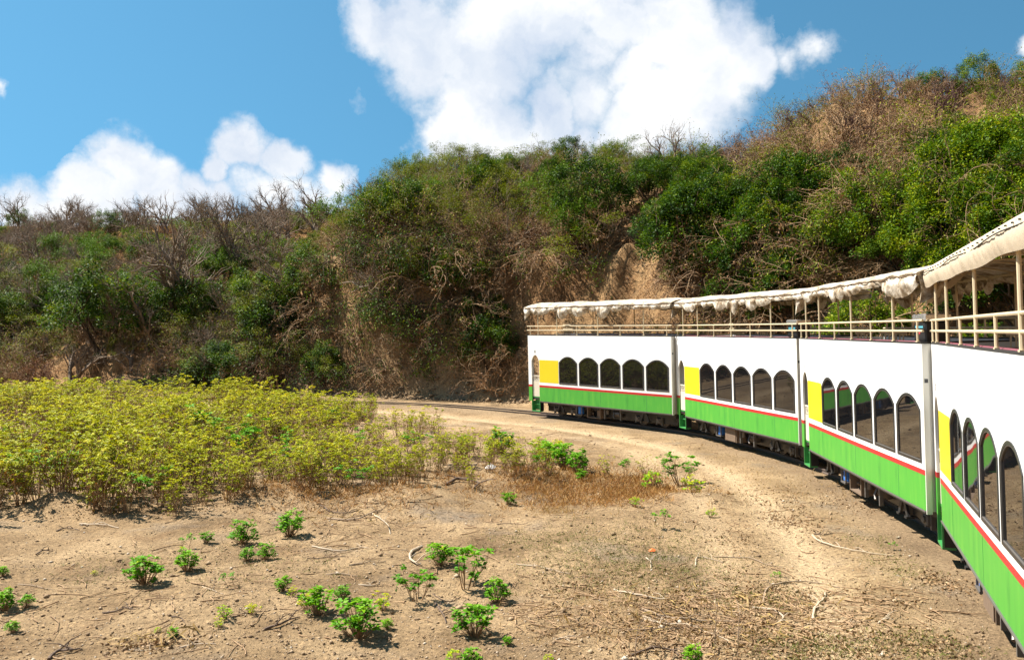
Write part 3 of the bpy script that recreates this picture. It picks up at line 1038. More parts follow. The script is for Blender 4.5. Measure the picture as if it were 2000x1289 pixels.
def on_car(o, k, x, y, z, rz=0.0):
    """stand a top-level thing on a carriage deck"""
    X, Y, th = CARS[k]
    cz, sz = math.cos(CANT), math.sin(CANT)
    y2, z2 = y * cz - z * sz, y * sz + z * cz
    a = th - math.pi / 2
    o.location = (X + x * math.cos(a) - y2 * math.sin(a), Y + x * math.sin(a) + y2 * math.cos(a), z2)
    o.rotation_euler = (CANT, 0, a + rz)


def build_deck_things():
    where = ['far carriage', 'second farthest carriage', 'second nearest carriage', 'nearest carriage']
    tub = MB().bbox(-.26, .26, -.22, .22, .02, 1.22, .03).mesh('tub', 'black_plastic_and_shade')
    lid = MB().bbox(-.28, .28, -.24, .24, 1.224, 1.36, .025).mesh('lid', 'silver')
    base = MB().bbox(-.28, .28, -.24, .24, .0, .018, .005).mesh('plinth', 'silver')
    logo = MB()
    for i in range(7):
        logo.box(-.17 + i * .05, -.17 + i * .05 + .036, -.224, -.2205, 1.09, 1.14)
    logo = logo.mesh('lettering', 'cyan_print')
    emb = MB().plate([(.0, .98), (.05, 1.02), (0, 1.06), (-.05, 1.02)], [], -.224, -.2205).mesh('emblem', 'red_print')
    for k in (1, 2):
        o = empty('drinks_cabinet')
        on_car(o, k, L - .42, .36, DECK)
        tag(o, 'black box with silver lid at the near end of the %s deck' % where[k], 'cabinet', 'black cabinets on the upper decks')
        for nme, me in (('tub', tub), ('lid', lid), ('plinth', base), ('lettering', logo), ('emblem', emb)):
            part(nme, me, o)
    # slatted cream chairs and small tables
    seat = MB().bbox(-.22, .22, -.22, .22, .42, .46, .015).mesh('seat', 'cream_paint')
    leg = MB().tube([(0, 0, 0), (0, 0, .42)], .017, 6).mesh('leg', 'cream_paint')
    slat = MB().box(-.014, .014, .20, .222, .46, .93).mesh('slat', 'cream_paint')
    top = MB().box(-.23, .23, .195, .226, .93, .98).mesh('top_rail', 'cream_paint')
    ttop = MB().bbox(-.40, .40, -.30, .30, .72, .76, .02).mesh('table_top', 'wood')
    tleg = MB().tube([(0, 0, .03), (0, 0, .72)], .035, 8).mesh('leg', 'grey_metal')
    tfoot = MB().bbox(-.2, .2, -.2, .2, 0, .03, .01).mesh('foot', 'grey_metal')
    spots = {0: [2.2, 5.3], 1: [1.6, 3.6], 2: [2.4, 4.6], 3: [1.6, 4.3]}
    for k, xs in spots.items():
        for j, x in enumerate(xs):
            t = empty('deck_table'); on_car(t, k, x, 1.25, DECK)
            tag(t, '%s small brown table on the upper deck of the %s' % (('farther', 'nearer')[j], where[k]), 'table', 'upper deck tables')
            part('table_top', ttop, t); part('leg', tleg, t); part('foot', tfoot, t)
            for s in (-1, 1):
                c = empty('deck_chair'); on_car(c, k, x + s * .68, 1.25, DECK, -s * math.pi / 2)
                tag(c, 'cream slatted chair on the %s side of the %s table, %s deck' % ('far' if s < 0 else 'near', ('farther', 'nearer')[j], where[k]), 'chair', 'upper deck chairs')
                part('seat', seat, c); part('top_rail', top, c)
                for dx in (-.19, .19):
                    for dy in (-.19, .19):
                        q = part('leg', leg, c); q.location = (dx, dy, 0)
                for i in range(5):
                    q = part('slat', slat, c); q.location = (-.16 + i * .08, 0, 0)


build_deck_things()


# ------------------------------------------------------------------ plants: prototypes
def unit(v):
    v = np.asarray(v, float); return v / (np.linalg.norm(v, axis=-1, keepdims=True) + 1e-9)


class Plant:
    def __init__(s, seed):
        s.g = np.random.default_rng(seed); s.tv = []; s.tf = []; s.nv = 0
        s.lp = []; s.ld = []; s.ls = []; s.lt = []; s.ln = []; s.tips = []

    def tube(s, P, rad, n=4):
        P = np.asarray(P); k = len(P); rad = np.asarray(rad)
        d = unit(np.gradient(P, axis=0))
        ref = np.where(np.abs(d[:, 2:3]) > .9, np.array([[1., 0, 0]]), np.array([[0, 0, 1.]]))
        u = unit(np.cross(d, ref)); w = np.cross(d, u)
        a = np.arange(n) * 2 * np.pi / n
        ring = P[:, None] + rad[:, None, None] * (np.cos(a)[None, :, None] * u[:, None] + np.sin(a)[None, :, None] * w[:, None])
        i = np.arange(k * n).reshape(k, n)
        f = np.stack([i[:-1], np.roll(i[:-1], -1, 1), np.roll(i[1:], -1, 1), i[1:]], -1).reshape(-1, 4)
        s.tv.append(ring.reshape(-1, 3)); s.tf.append(f + s.nv); s.nv += k * n

    def branch(s, p, d, length, r, level, sp):
        g = s.g; k = sp.get('seg', [5, 4, 3, 3])[level]
        P = [np.array(p, float)]; dd = unit(d)
        for i in range(k):
            dd = unit(dd + g.normal(0, sp['wig'][level], 3) + np.array([0, 0, sp['up'][level]]))
            P.append(P[-1] + dd * length / k)
        P = np.array(P)
        s.tube(P, np.linspace(r, r * sp.get('taper', .45), k + 1), 5 if level == 0 else (4 if level == 1 else 3))
        if level + 1 < sp['levels']:
            for j in range(sp['kids'][level]):
                t = g.uniform(sp['from'][level], 1.0) if j else 1.0
                x = t * k; i = min(int(x), k - 1); q = P[i] + (P[i + 1] - P[i]) * (x - i)
                dirn = unit(P[min(i + 1, k)] - P[i])
                side = unit(np.cross(dirn, g.normal(0, 1, 3)))
                nd = unit(dirn * math.cos(sp['angle'][level]) + side * math.sin(sp['angle'][level]))
                s.branch(q, nd, length * sp['ratio'][level] * g.uniform(.7, 1.15), r * (1 - .55 * t) * sp.get('rr', .62), level + 1, sp)
        else:
            for t in sp.get('tip_at', (1.0,)):
                x = t * k; i = min(int(x), k - 1); q = P[i] + (P[i + 1] - P[i]) * (x - i)
                s.tips.append((q, dd))

    def leaves(s, pos, d, length, width, tint):
        s.lp.append(pos); s.ld.append(unit(d)); n = len(pos)
        s.ls.append(np.stack([np.broadcast_to(length, n), np.broadcast_to(width, n)], 1)); s.lt.append(np.broadcast_to(tint, n))

    def wood(s):
        return np.concatenate(s.tv), np.concatenate(s.tf)

    def foliage(s):
        p = np.concatenate(s.lp); d = np.concatenate(s.ld); sz = np.concatenate(s.ls); t = np.concatenate(s.lt); g = s.g
        n = len(p)
        side = unit(np.cross(d, g.normal(0, 1, (n, 3)) + np.array([0, 0, 3.0])))
        nrm = np.cross(side, d)
        mid = p + d * sz[:, :1] * .5
        fold = nrm * sz[:, :1] * .08
        v = np.stack([p, mid + side * sz[:, 1:] * .5 + fold, p + d * sz[:, :1] - fold * 1.5, mid - side * sz[:, 1:] * .5 + fold], 1).reshape(-1, 3)
        f = np.arange(n * 4).reshape(n, 4)
        return v, f, np.repeat(np.clip(t, 0, 1), 4)


def clumps(pl, centres, rad, per, ln, wd, out=None, tint=(.3, .25), flat=1.0):
    g = pl.g
    for c in centres:
        n = max(3, int(per * g.uniform(.6, 1.3)))
        off = g.normal(0, 1, (n, 3)); off = off / (np.linalg.norm(off, axis=1)[:, None] + 1e-6) * rad * g.uniform(.25, 1, (n, 1)) ** .6
        off[:, 2] *= flat
        o = off / rad * np.array([1, 1, .55]) + g.normal(0, .5, (n, 3)) * np.array([1, 1, .6])
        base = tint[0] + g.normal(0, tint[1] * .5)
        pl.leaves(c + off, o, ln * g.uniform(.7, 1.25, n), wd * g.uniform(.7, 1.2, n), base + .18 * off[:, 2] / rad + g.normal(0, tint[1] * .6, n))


def dome(g, n, rx, rz, zc, lump, seed, lo=-.25, inner=.45):
    out = []
    while len(out) < n:
        d = unit(g.normal(0, 1, 3))
        if d[2] < lo: continue
        a = math.atan2(d[1], d[0])
        k = 1 + lump * (float(vnoise(a * 1.6 + 9, d[2] * 2.2 + seed, seed)) - .5) * 2
        r = g.uniform(inner, 1) ** .5 * k
        out.append(np.array([d[0] * rx * r, d[1] * rx * r, zc + d[2] * rz * r]))
    return out


def p_dense(seed, leaf=.17, n=95, per=34, rx=1.55, rz=1.45, h=1.35, tint=(.38, .3)):
    pl = Plant(seed); g = pl.g
    sp = dict(levels=2, kids=[5], ratio=[.55], angle=[.6], wig=[.16, .22], up=[.05, .05], **{'from': [.35]})
    for i in range(5):
        a = i * 1.26 + g.uniform(0, .6)
        pl.branch((.1 * math.cos(a), .1 * math.sin(a), -.15), (math.cos(a) * .55, math.sin(a) * .55, 1), h * 1.5, .055, 0, sp)
    cs = dome(g, n, rx, rz, h, .42, seed, inner=.6)
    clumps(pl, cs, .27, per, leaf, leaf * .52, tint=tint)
    return pl


def p_olive(seed, h=3.2):
    """small spreading tree: forked stems, leaves gathered in flattened clumps with gaps between"""
    pl = Plant(seed); g = pl.g
    sp = dict(levels=4, kids=[4, 4, 3], ratio=[.6, .58, .55], angle=[.6, .6, .65], wig=[.14, .18, .22, .28], up=[.03, .05, .03, .0], rr=.72, tip_at=(1,), **{'from': [.45, .4, .3]})
    for i in range(3):
        a = i * 2.1 + g.uniform(0, .9)
        pl.branch((.08 * math.cos(a), .08 * math.sin(a), -.15), (math.cos(a) * .7, math.sin(a) * .7, 1), h * .52, .062, 0, sp)
    T = np.array([q for q, d in pl.tips]); T = T[T[:, 2] > h * .30]
    keep = T[g.permutation(len(T))[:34]]
    clumps(pl, keep, .36, 70, .085, .042, tint=(.44, .30), flat=.55)
    return pl


def p_feather(seed):
    pl = Plant(seed); g = pl.g
    sp = dict(levels=3, kids=[9, 7], ratio=[.42, .5], angle=[.75, .8], wig=[.12, .16, .2], up=[.06, .1, -.05], tip_at=(1, .75, .5, .25), **{'from': [.2, .15]})
    for i in range(6):
        a = i * 1.05 + g.uniform(0, .6)
        pl.branch((.1 * math.cos(a), .1 * math.sin(a), -.15), (math.cos(a) * .5, math.sin(a) * .5, 1), 2.1, .04, 0, sp)
    for q, d in pl.tips:
        n = g.integers(3, 6)
        pl.leaves(q + g.normal(0, .07, (n, 3)), d + g.normal(0, .7, (n, 3)), g.uniform(.10, .17, n), g.uniform(.025, .045, n), .45 + g.normal(0, .2, n))
    return pl


def p_bare(seed, h=5.0, stems=1, spread=.35, kids=(6, 6, 5), leafy=0.0):
    pl = Plant(seed); g = pl.g
    sp = dict(levels=4, kids=list(kids), ratio=[.58, .58, .55], angle=[.65, .62, .6], wig=[.13, .17, .2, .25], up=[.05, .07, .06, .03], rr=.72, taper=.4, tip_at=(1, .5), seg=[6, 5, 4, 3], **{'from': [.32, .25, .2]})
    for i in range(stems):
        a = i * 2.4 + g.uniform(0, 1)
        pl.branch((.12 * math.cos(a) * (stems > 1), .12 * math.sin(a) * (stems > 1), -.2), (math.cos(a) * spread, math.sin(a) * spread, 1), h * .52, .030 * h, 0, sp)
    for q, d in pl.tips:
        if g.random() < leafy:
            n = g.integers(1, 4)
            pl.leaves(q + g.normal(0, .06, (n, 3)), d + g.normal(0, .8, (n, 3)) - np.array([0, 0, .5]), g.uniform(.06, .12, n), g.uniform(.03, .05, n), .5 + g.normal(0, .25, n))
    return pl


def p_thicket(seed, leafy=.5, h=1.9):
    pl = Plant(seed); g = pl.g
    sp = dict(levels=3, kids=[6, 5], ratio=[.6, .55], angle=[.7, .8], wig=[.2, .26, .3], up=[-.02, -.02, -.05], rr=.78, tip_at=(1, .6, .3), **{'from': [.2, .2]})
    for i in range(11):
        a = i * 2.4 + g.uniform(0, .6)
        pl.branch((.3 * math.cos(a), .3 * math.sin(a), -.15), (math.cos(a) * g.uniform(.3, 1.0), math.sin(a) * g.uniform(.3, 1), 1), h * g.uniform(.7, 1.1), .034, 0, sp)
    for q, d in pl.tips:
        if g.random() < leafy:
            n = g.integers(1, 4)
            pl.leaves(q + g.normal(0, .06, (n, 3)), d + g.normal(0, .8, (n, 3)) - np.array([0, 0, .4]), g.uniform(.06, .13, n), g.uniform(.03, .055, n), .5 + g.normal(0, .28, n))
    return pl


def p_vine(seed, leafy=.6):
    """brush hanging down a bank: arching runners"""
    pl = Plant(seed); g = pl.g
    sp = dict(levels=3, kids=[5, 4], ratio=[.5, .5], angle=[.6, .8], wig=[.16, .24, .3], up=[-.20, -.16, -.12], rr=.78, tip_at=(1, .6, .3), seg=[7, 4, 3], **{'from': [.15, .15]})
    for i in range(15):
        a = g.uniform(0, 6.28)
        pl.branch((g.normal(0, .5), g.normal(0, .5), .05), (math.cos(a) * .9, math.sin(a) * .9, g.uniform(.3, 1.1)), g.uniform(1.3, 2.8), .026, 0, sp)
    for q, d in pl.tips:
        if g.random() < leafy:
            n = g.integers(1, 5)
            pl.leaves(q + g.normal(0, .08, (n, 3)), d + g.normal(0, .8, (n, 3)), g.uniform(.07, .14, n), g.uniform(.04, .07, n), .45 + g.normal(0, .28, n))
    return pl


def rosette(pl, q, n, ln, wd, tint, droop=.1):
    g = pl.g; a = np.arange(n) * 6.283 / n + g.uniform(0, 6)
    up = g.uniform(-.1, .75, n) - droop
    d = np.stack([np.cos(a), np.sin(a), up], 1)
    pl.leaves(np.repeat(q[None], n, 0) + g.normal(0, .012, (n, 3)), d, ln * g.uniform(.75, 1.2, n), wd * g.uniform(.8, 1.2, n), tint + g.normal(0, .12, n))


def p_weed(seed, tall=True, stems=7, h=1.0, per=9, ln=.115, spread=.42, tint=.62, dead=.5, r=.008, bare=.12, low=.5):
    pl = Plant(seed); g = pl.g
    sp = dict(levels=2, kids=[3 if low > .3 else 4], ratio=[.38], angle=[.65], wig=[.12, .15], up=[.10, .16], rr=.75, taper=.7, seg=[4, 2], **{'from': [low]})
    for i in range(stems):
        a = i * 2.4 + g.uniform(0, .8); k = g.uniform(.25, 1) * spread
        pl.branch((.05 * math.cos(a), .05 * math.sin(a), -.06), (math.cos(a) * k, math.sin(a) * k, 1), h * g.uniform(.62, .88), r, 0, sp)
    zs = np.array([q[2] for q, d in pl.tips]); zm = max(zs.max(), .2)
    for q, d in pl.tips:
        if g.random() < bare: continue
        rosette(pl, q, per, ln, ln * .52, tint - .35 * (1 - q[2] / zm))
        if dead and g.random() < dead:
            n = g.integers(2, 5)
            pl.leaves(q - np.stack([g.normal(0, .03, n), g.normal(0, .03, n), g.uniform(.08, .35, n) * h], 1), g.normal(0, .6, (n, 3)) - np.array([0, 0, .7]), ln * .8, ln * .35, g.uniform(0, .14, n))
    return pl


def p_bushweed(seed, n=46, rx=.25, h=.42, per=8, ln=.078, tint=.45, open_=.0):
    pl = Plant(seed); g = pl.g
    for q in dome(g, n, rx, h * .55, h * .48, .35, seed, lo=-.55, inner=.25):
        if q[2] < .03: continue
        b = np.array([q[0] * .12, q[1] * .12, -.03]); m = (b + q) / 2 + np.array([0, 0, -.03]) - q * np.array([.12, .12, 0])
        pl.tube([b, m, q], [.006, .005, .003], 3)
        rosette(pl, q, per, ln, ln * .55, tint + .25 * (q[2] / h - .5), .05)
    return pl


PROTO = {}


def proto(kind, fn, n, wood_mat, leaf_matn, wood_name='trunk', leaf_name='crown'):
    lst = []
    for i in range(n):
        pl = fn(1000 + sum(map(ord, kind)) * 7 + i * 31)
        wv, wf = pl.wood()
        wm = np_mesh(kind + '_wood', wv, wf, wood_mat)
        lm = None; top = wv[:, 2].max()
        if pl.lp:
            lv, lf, lt = pl.foliage(); lm = np_mesh(kind + '_leaf', lv, lf, leaf_matn, lt); top = max(top, lv[:, 2].max())
        lst.append(dict(wood=wm, leaf=lm, top=top, wn=wood_name, ln=leaf_name))
    PROTO[kind] = lst


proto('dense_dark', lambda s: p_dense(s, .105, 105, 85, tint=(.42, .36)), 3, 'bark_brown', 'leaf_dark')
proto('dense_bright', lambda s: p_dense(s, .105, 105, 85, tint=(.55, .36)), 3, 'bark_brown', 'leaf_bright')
proto('olive', p_olive, 4, 'bark_grey', 'leaf_olive')
proto('feather', p_feather, 3, 'bark_brown', 'leaf_feather')
proto('bare_tree', lambda s: p_bare(s, 5.0, 2, .4, leafy=.12), 3, 'bark_grey', 'leaf_dead')
proto('bare_tall', lambda s: p_bare(s, 8.0, 2, .22, (7, 6, 6), leafy=.25), 2, 'bark_grey', 'leaf_dead')
proto('purple_tree', lambda s: p_bare(s, 3.6, 3, .5, (5, 5, 4), leafy=.75), 3, 'twig_purple', 'leaf_purple')
proto('thicket', lambda s: p_thicket(s, .45), 4, 'twig_tan', 'leaf_dead')
proto('thicket_green', lambda s: p_thicket(s, .9, 2.1), 3, 'twig_tan', 'leaf_olive')
proto('rust', lambda s: p_thicket(s, .95, 1.8), 2, 'twig_purple', 'leaf_rust')
proto('vine_dead', lambda s: p_vine(s, .35), 3, 'twig_tan', 'leaf_dead', 'stems', 'leaves')
proto('vine_dark', lambda s: p_vine(s, .9), 3, 'bark_brown', 'leaf_dark', 'stems', 'leaves')
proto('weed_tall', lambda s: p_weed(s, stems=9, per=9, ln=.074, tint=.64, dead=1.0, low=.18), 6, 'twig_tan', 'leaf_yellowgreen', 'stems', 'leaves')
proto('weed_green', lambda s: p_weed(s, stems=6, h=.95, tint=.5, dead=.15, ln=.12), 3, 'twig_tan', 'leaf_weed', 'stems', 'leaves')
proto('weed_small', lambda s: p_bushweed(s), 6, 'twig_tan', 'leaf_weed', 'stems', 'leaves')
proto('weed_open', lambda s: p_weed(s, stems=7, h=.55, per=11, ln=.085, spread=.75, tint=.5, dead=.05, r=.010), 3, 'twig_tan', 'leaf_weed', 'stems', 'leaves')
proto('weed_sprig', lambda s: p_weed(s, stems=2, h=.35, per=8, ln=.07, spread=.25, tint=.45, dead=.1, r=.006), 2, 'twig_tan', 'leaf_weed', 'stems', 'leaves')
proto('weed_yellow', lambda s: p_bushweed(s, 24, .26, .36, 7, .07, .85), 3, 'twig_tan', 'leaf_weed', 'stems', 'leaves')


def plant(kind, name, X, Y, scale, label, cat, group=None, z=None, var=None, squash=1.0, tilt=0.0, rz=None, sink=.0):
    pr = PROTO[kind][rnd.randrange(len(PROTO[kind])) if var is None else var % len(PROTO[kind])]
    if z is None: z = float(terrain(np.array([X]), np.array([Y]))[0])
    o = empty(name, (X, Y, z - sink), (rnd.uniform(-tilt, tilt), rnd.uniform(-tilt, tilt), rnd.uniform(0, 6.28) if rz is None else rz))
    o.scale = (scale, scale, scale * squash)
    part(pr['wn'], pr['wood'], o)
    if pr['leaf']: part(pr['ln'], pr['leaf'], o)
    tag(o, label, cat, group)
    return o


# ------------------------------------------------------------------ hillside scrub
def visible_over(X, Y, Z):
    """which points at height Z above X,Y are seen past the hill in front of them?"""
    ok = np.ones(len(X), bool)
    for t in np.linspace(.3, .985, 26):
        ok &= terrain(X * t, Y * t, False) < EYE + (Z - EYE) * t + .3
    return ok


PLACE = [(430, 'on the far left hillside'), (700, 'around the saddle left of the spur'), (1000, 'on the spur left of the train'), (1230, 'on the spur behind the far carriage'),
         (1500, 'above the second farthest carriage'), (1760, 'above the second nearest carriage'), (9999, 'above the nearest carriage')]
KIND_TXT = {'dense_dark': ('dense dark green shrub', 'shrub', 'leafy_shrub'), 'dense_bright': ('bright green leafy shrub', 'shrub', 'leafy_shrub'), 'olive': ('olive green open twiggy tree', 'tree', 'scrub_tree'),
            'feather': ('fine leaved light green bush', 'bush', 'feathery_bush'), 'bare_tree': ('leafless grey branched tree', 'tree', 'bare_tree'), 'bare_tall': ('tall leafless tree', 'tree', 'bare_tree'),
            'purple_tree': ('bare tree with dark withered leaves', 'tree', 'withered_tree'), 'thicket': ('brown leafless thicket', 'bush', 'dry_thicket'), 'thicket_green': ('half green tangled thicket', 'bush', 'tangled_thicket'),
            'rust': ('rust red withered bush', 'bush', 'rusty_bush'), 'vine_dead': ('dry brown brush hanging down the bank', 'brush', 'hanging_brush'), 'vine_dark': ('dark green creeper hanging down the bank', 'creeper', 'hanging_creeper')}


def place_txt(px):
    for lim, t in PLACE:
        if px < lim: return t


def pick(w):
    ks = list(w); return rnd.choices(ks, [w[k] for k in ks])[0]


def scrub():
    pts = []
    cnt = {}
    for gx in np.arange(-62, 34, 2.1):
        for gy in np.arange(14, 74, 2.1):
            pts.append((gx + rnd.uniform(-.8, .8), gy + rnd.uniform(-.8, .8)))
    for gx in np.arange(-92, 30, 2.7):
        for gy in np.arange(74, 132, 2.7):
            pts.append((gx + rnd.uniform(-1.2, 1.2), gy + rnd.uniform(-1.2, 1.2)))
    # the steep bank is thick with hanging brush: sow it along the line
    for av in np.arange(a_near(-24, 48.2), a_near(*car_pt(2, 6, CW / 2)), .55):
        i = int(np.searchsorted(TA, av))
        for tv in (1.0, 2.1, 3.1, 4.1, 5.0):
            d = float(np.interp(av, PA, PV[:, 0])) + tv + rnd.uniform(-.5, .5); j = rnd.uniform(-.4, .4)
            pts.append((TR[i][0] + TN[i][0] * d + TD[i][0] * j, TR[i][1] + TN[i][1] * d + TD[i][1] * j))
    P = np.array(pts)
    s, a = track_sd(P[:, 0], P[:, 1]); s0 = np.interp(a, PA, PV[:, 0])
    T = s - s0
    m = (T > .5) & (P[:, 1] > 12); P = P[m]; T = T[m]
    Z = terrain(P[:, 0], P[:, 1])
    px, py = proj(P[:, 0], P[:, 1], Z)
    m = (px > -80) & (px < 2100) & (T < np.where(px < 680, 95, 42)); P = P[m]; T = T[m]; Z = Z[m]; px = px[m]; py = py[m]
    m = visible_over(P[:, 0], P[:, 1], Z + 1.9); P = P[m]; T = T[m]; Z = Z[m]; px = px[m]; py = py[m]
    n = 0
    for i in range(len(P)):
        X, Y = P[i]; t = T[i]; x = px[i]; y = py[i]; z = Z[i]
        # bare earth: the scar left of the spur, the lower bank, the gully over the far carriage, a dry scar over the second nearest
        if 565 < x < 680 and 480 < y < 740 and rnd.random() < .85: continue
        if 640 < x < 745 and t < 3.8 and rnd.random() < .75: continue
        if 735 < x < 1000 and t < 1.6 and rnd.random() < .6: continue
        if 1010 < x < 1340 and t < 4.2 and rnd.random() < .9: continue
        if 1180 < x < 1310 and 410 < y < 680: continue
        if 1150 < x < 1240 and 500 < y < 680 and rnd.random() < .6: continue
        if x > 1340 and t < 2.6 and rnd.random() < .8: continue
        if x < 560:
            if t < 9: w = dict(dense_dark=1.8, olive=2.2, thicket=2.8, rust=.6, thicket_green=1.8, vine_dead=.8, vine_dark=1.0, bare_tree=2.2)
            elif t < 22: w = dict(olive=3, feather=2.0 + (x < 330) * 2.4, thicket=2.2, thicket_green=1.2, dense_dark=.8, rust=1.8, bare_tree=3.0)
            else: w = dict(feather=1.2, thicket=1.0, rust=1.4, bare_tree=2.6, olive=1.4, dense_dark=.7)
            if t > 30 and rnd.random() < .25: continue
        elif x < 1240:
            if t < 4.8: w = dict(vine_dead=2.4, vine_dark=3.0, thicket=1.6, olive=1.2, thicket_green=1.6, dense_dark=.5)
            elif t < 9: w = dict(thicket=3.2, olive=3.4, thicket_green=2.0, feather=.6, rust=.8, vine_dark=.8, dense_dark=.8, bare_tree=1.0)
            else: w = dict(olive=6.0, thicket_green=1.6, dense_dark=1.3, feather=1.4, thicket=1.4, bare_tree=1.5)
            if t > 15: w['thicket'] = 2.5; w['bare_tree'] = 1.2
        elif x < 1650:
            if t < 4: w = dict(vine_dead=2, thicket=1.6, thicket_green=1, dense_dark=1)
            elif y > 350: w = dict(dense_dark=5, dense_bright=1.2, thicket_green=1.2, olive=.8, thicket=.6)
            else: w = dict(purple_tree=3.4, thicket=3.4, bare_tree=1.4, thicket_green=1.4, olive=.6)
        elif x < 1790:
            if y > 360: w = dict(vine_dead=2.4, thicket=3.4, thicket_green=1.4, dense_bright=.7)
            else: w = dict(purple_tree=3, thicket=3.4, bare_tree=1.6, thicket_green=1.0)
        else:
            if y > (260 if x < 1890 else 120): w = dict(dense_bright=5, dense_dark=1.6, thicket_green=1.2, thicket=.8)
            else: w = dict(dense_bright=1.5, purple_tree=2.5, thicket_green=1.4, thicket=2)
        k = pick(w)
        sc = rnd.uniform(.78, 1.25)
        if x < 1240 and t > 4 and k in ('olive', 'dense_dark', 'feather', 'bare_tree'): sc *= 1.2
        if k == 'bare_tree': sc *= .75 if x > 560 else 1.0
        if x < 560 and k in ('dense_dark', 'olive', 'feather'): sc *= 1.05
        if k == 'purple_tree': sc *= .85
        if k.startswith('thicket') and x > 640: sc *= 1.12
        if k.startswith('dense') and t > 12: sc *= .8
        if k.startswith('vine'): sc *= 1.1
        if x > 1380 and t > 12: sc *= .78
        if 640 < x < 1290 and t > 11: sc *= .78
        if x < 640 and t > 34 and k != 'bare_tree': sc *= .62
        txt, cat, name = KIND_TXT[k]
        lvl = 'low' if t < 4.5 else ('halfway up' if t < 12 else ('high up' if t < 24 else 'far up'))
        where = lvl + ' ' + place_txt(x)
        plant(k, name, X, Y, sc, '%s %s' % (txt, where), cat, '%s group %s' % (txt, where), z=z, tilt=.12, sink=.08, squash=rnd.uniform(.85, 1.1))
        cnt[k] = cnt.get(k, 0) + 1; n += 1
    print('SCRUB', n, cnt)


scrub()


# ------------------------------------------------------------------ single trees one can tell apart
def at_px(x, y, Y):
    """ground point on the hill near photograph column x at depth Y"""
    X = (x - 1000) / FPX * Y
    return X, Y, float(terrain(np.array([X]), np.array([Y]))[0])


def hill_hit(x, y):
    """first ground point met along the line of sight through a photograph pixel"""
    Ys = np.arange(16, 135, .25); X = (x - 1000) / FPX * Ys
    Z = terrain(X, Ys, False); ray = EYE + (644.5 - y) / FPX * Ys
    k = int(np.argmax(Z > ray)) if np.any(Z > ray) else len(Ys) - 1
    return float(X[k]), float(Ys[k]), float(Z[k])


SPECIAL = [  # kind, name, base pixel, height in pixels, label, category, variant
    ('bare_tall', 'bare_tree', 345, 640, 262, 'tallest leafless tree with dark forked trunk on the left slope', 'tree', 0),
    ('bare_tall', 'bare_tree', 470, 560, 185, 'broad leafless tree with pale crooked limbs right of the tallest one', 'tree', 1),
    ('bare_tree', 'bare_tree', 625, 462, 118, 'lone leafless tree against the sky at the left end of the spur', 'tree', 0),
    ('bare_tree', 'bare_tree', 420, 470, 85, 'leafless tree on the skyline left of the saddle', 'tree', 1),
    ('bare_tree', 'bare_tree', 160, 450, 52, 'small leafless tree on the skyline above the rusty bush', 'tree', 2),
    ('dense_dark', 'leafy_shrub', 530, 705, 150, 'big round dark green bush at the foot of the saddle', 'bush', 0),
    ('dense_dark', 'leafy_shrub', 205, 700, 190, 'tall ragged dark green bush left of the tallest bare tree', 'bush', 1),
    ('dense_dark', 'leafy_shrub', 215, 468, 62, 'round dark green bush on the left skyline', 'bush', 2),
    ('rust', 'rusty_bush', 95, 505, 75, 'large rust brown bush on the left ridge', 'bush', 0),
    ('dense_bright', 'small_tree', 40, 455, 52, 'small green tree on the skyline at the left edge', 'tree', 1),
    ('bare_tree', 'leaning_tree', 745, 640, 150, 'leaning tree with a pale bare limb on the earth bank', 'tree', 2),
    ('feather', 'feathery_bush', 690, 470, 120, 'light green feathery bush at the left shoulder of the spur', 'bush', 0),
    ('feather', 'feathery_bush', 1320, 590, 55, 'small light green bush low on the bank above the far carriage end', 'bush', 1),
    ('feather', 'feathery_bush', 1615, 575, 35, 'tiny yellow green bush just above the second nearest canopy', 'bush', 2),
    ('purple_tree', 'withered_tree', 1960, 215, 95, 'tree with dark withered leaves at the top right skyline', 'tree', 0),
    ('dense_bright', 'leafy_shrub', 1925, 420, 190, 'largest bright green bush above the nearest canopy', 'bush', 0),
    ('dense_bright', 'leafy_shrub', 1860, 500, 150, 'bright yellow green bush low on the slope above the nearest canopy', 'bush', 1),
    ('dense_dark', 'leafy_shrub', 1330, 560, 200, 'tall dark green bush on the right lip of the bare gully', 'bush', 0),
    ('dense_dark', 'leafy_shrub', 1480, 560, 190, 'wide dark green bush between the gully and the dry scar', 'bush', 2),
    ('dense_dark', 'leafy_shrub', 1410, 470, 150, 'dark green bush above the wide one, below the withered crest', 'bush', 1),
]
for kind, name, x, y, hpx, lab, cat, var in SPECIAL:
    X, Y, z = hill_hit(x, y)
    plant(kind, name, X, Y, hpx * Y / FPX / PROTO[kind][var % len(PROTO[kind])]['top'], lab, cat, None, z=z, var=var, rz=rnd.uniform(0, 6), sink=.1, tilt=.03)


def pale_limb():
    X, Y, z = hill_hit(745, 640)
    o = empty('fallen_limb', (X, Y, z))
    pts = [(.2, -.5, .9), (-.1, -.7, 1.55), (-.6, -.8, 1.75), (-1.2, -.9, 1.65), (-1.7, -.95, 2.0), (-2.4, -1.0, 1.9)]
    part('limb', MB().tube(pts, [.10, .09, .085, .07, .055, .03], 7).mesh('limb', 'bark_pale', True), o)
    part('twig', MB().tube([(-1.2, -.9, 1.65), (-1.5, -1.1, 1.45), (-2.0, -1.2, 1.4)], [.045, .03, .012], 6).mesh('twig', 'bark_pale', True), o)
    tag(o, 'pale crooked bare limb sticking out of the bank', 'limb')


pale_limb()


# ------------------------------------------------------------------ low growth covering the slope (nobody could count it)
def stuff_mesh(name, mat, v, f, tint, label, cat):
    o = link(bpy.data.objects.new(name, np_mesh(name, v, f, mat, tint)))
    tag(o, label, cat, kind='stuff')
    return o


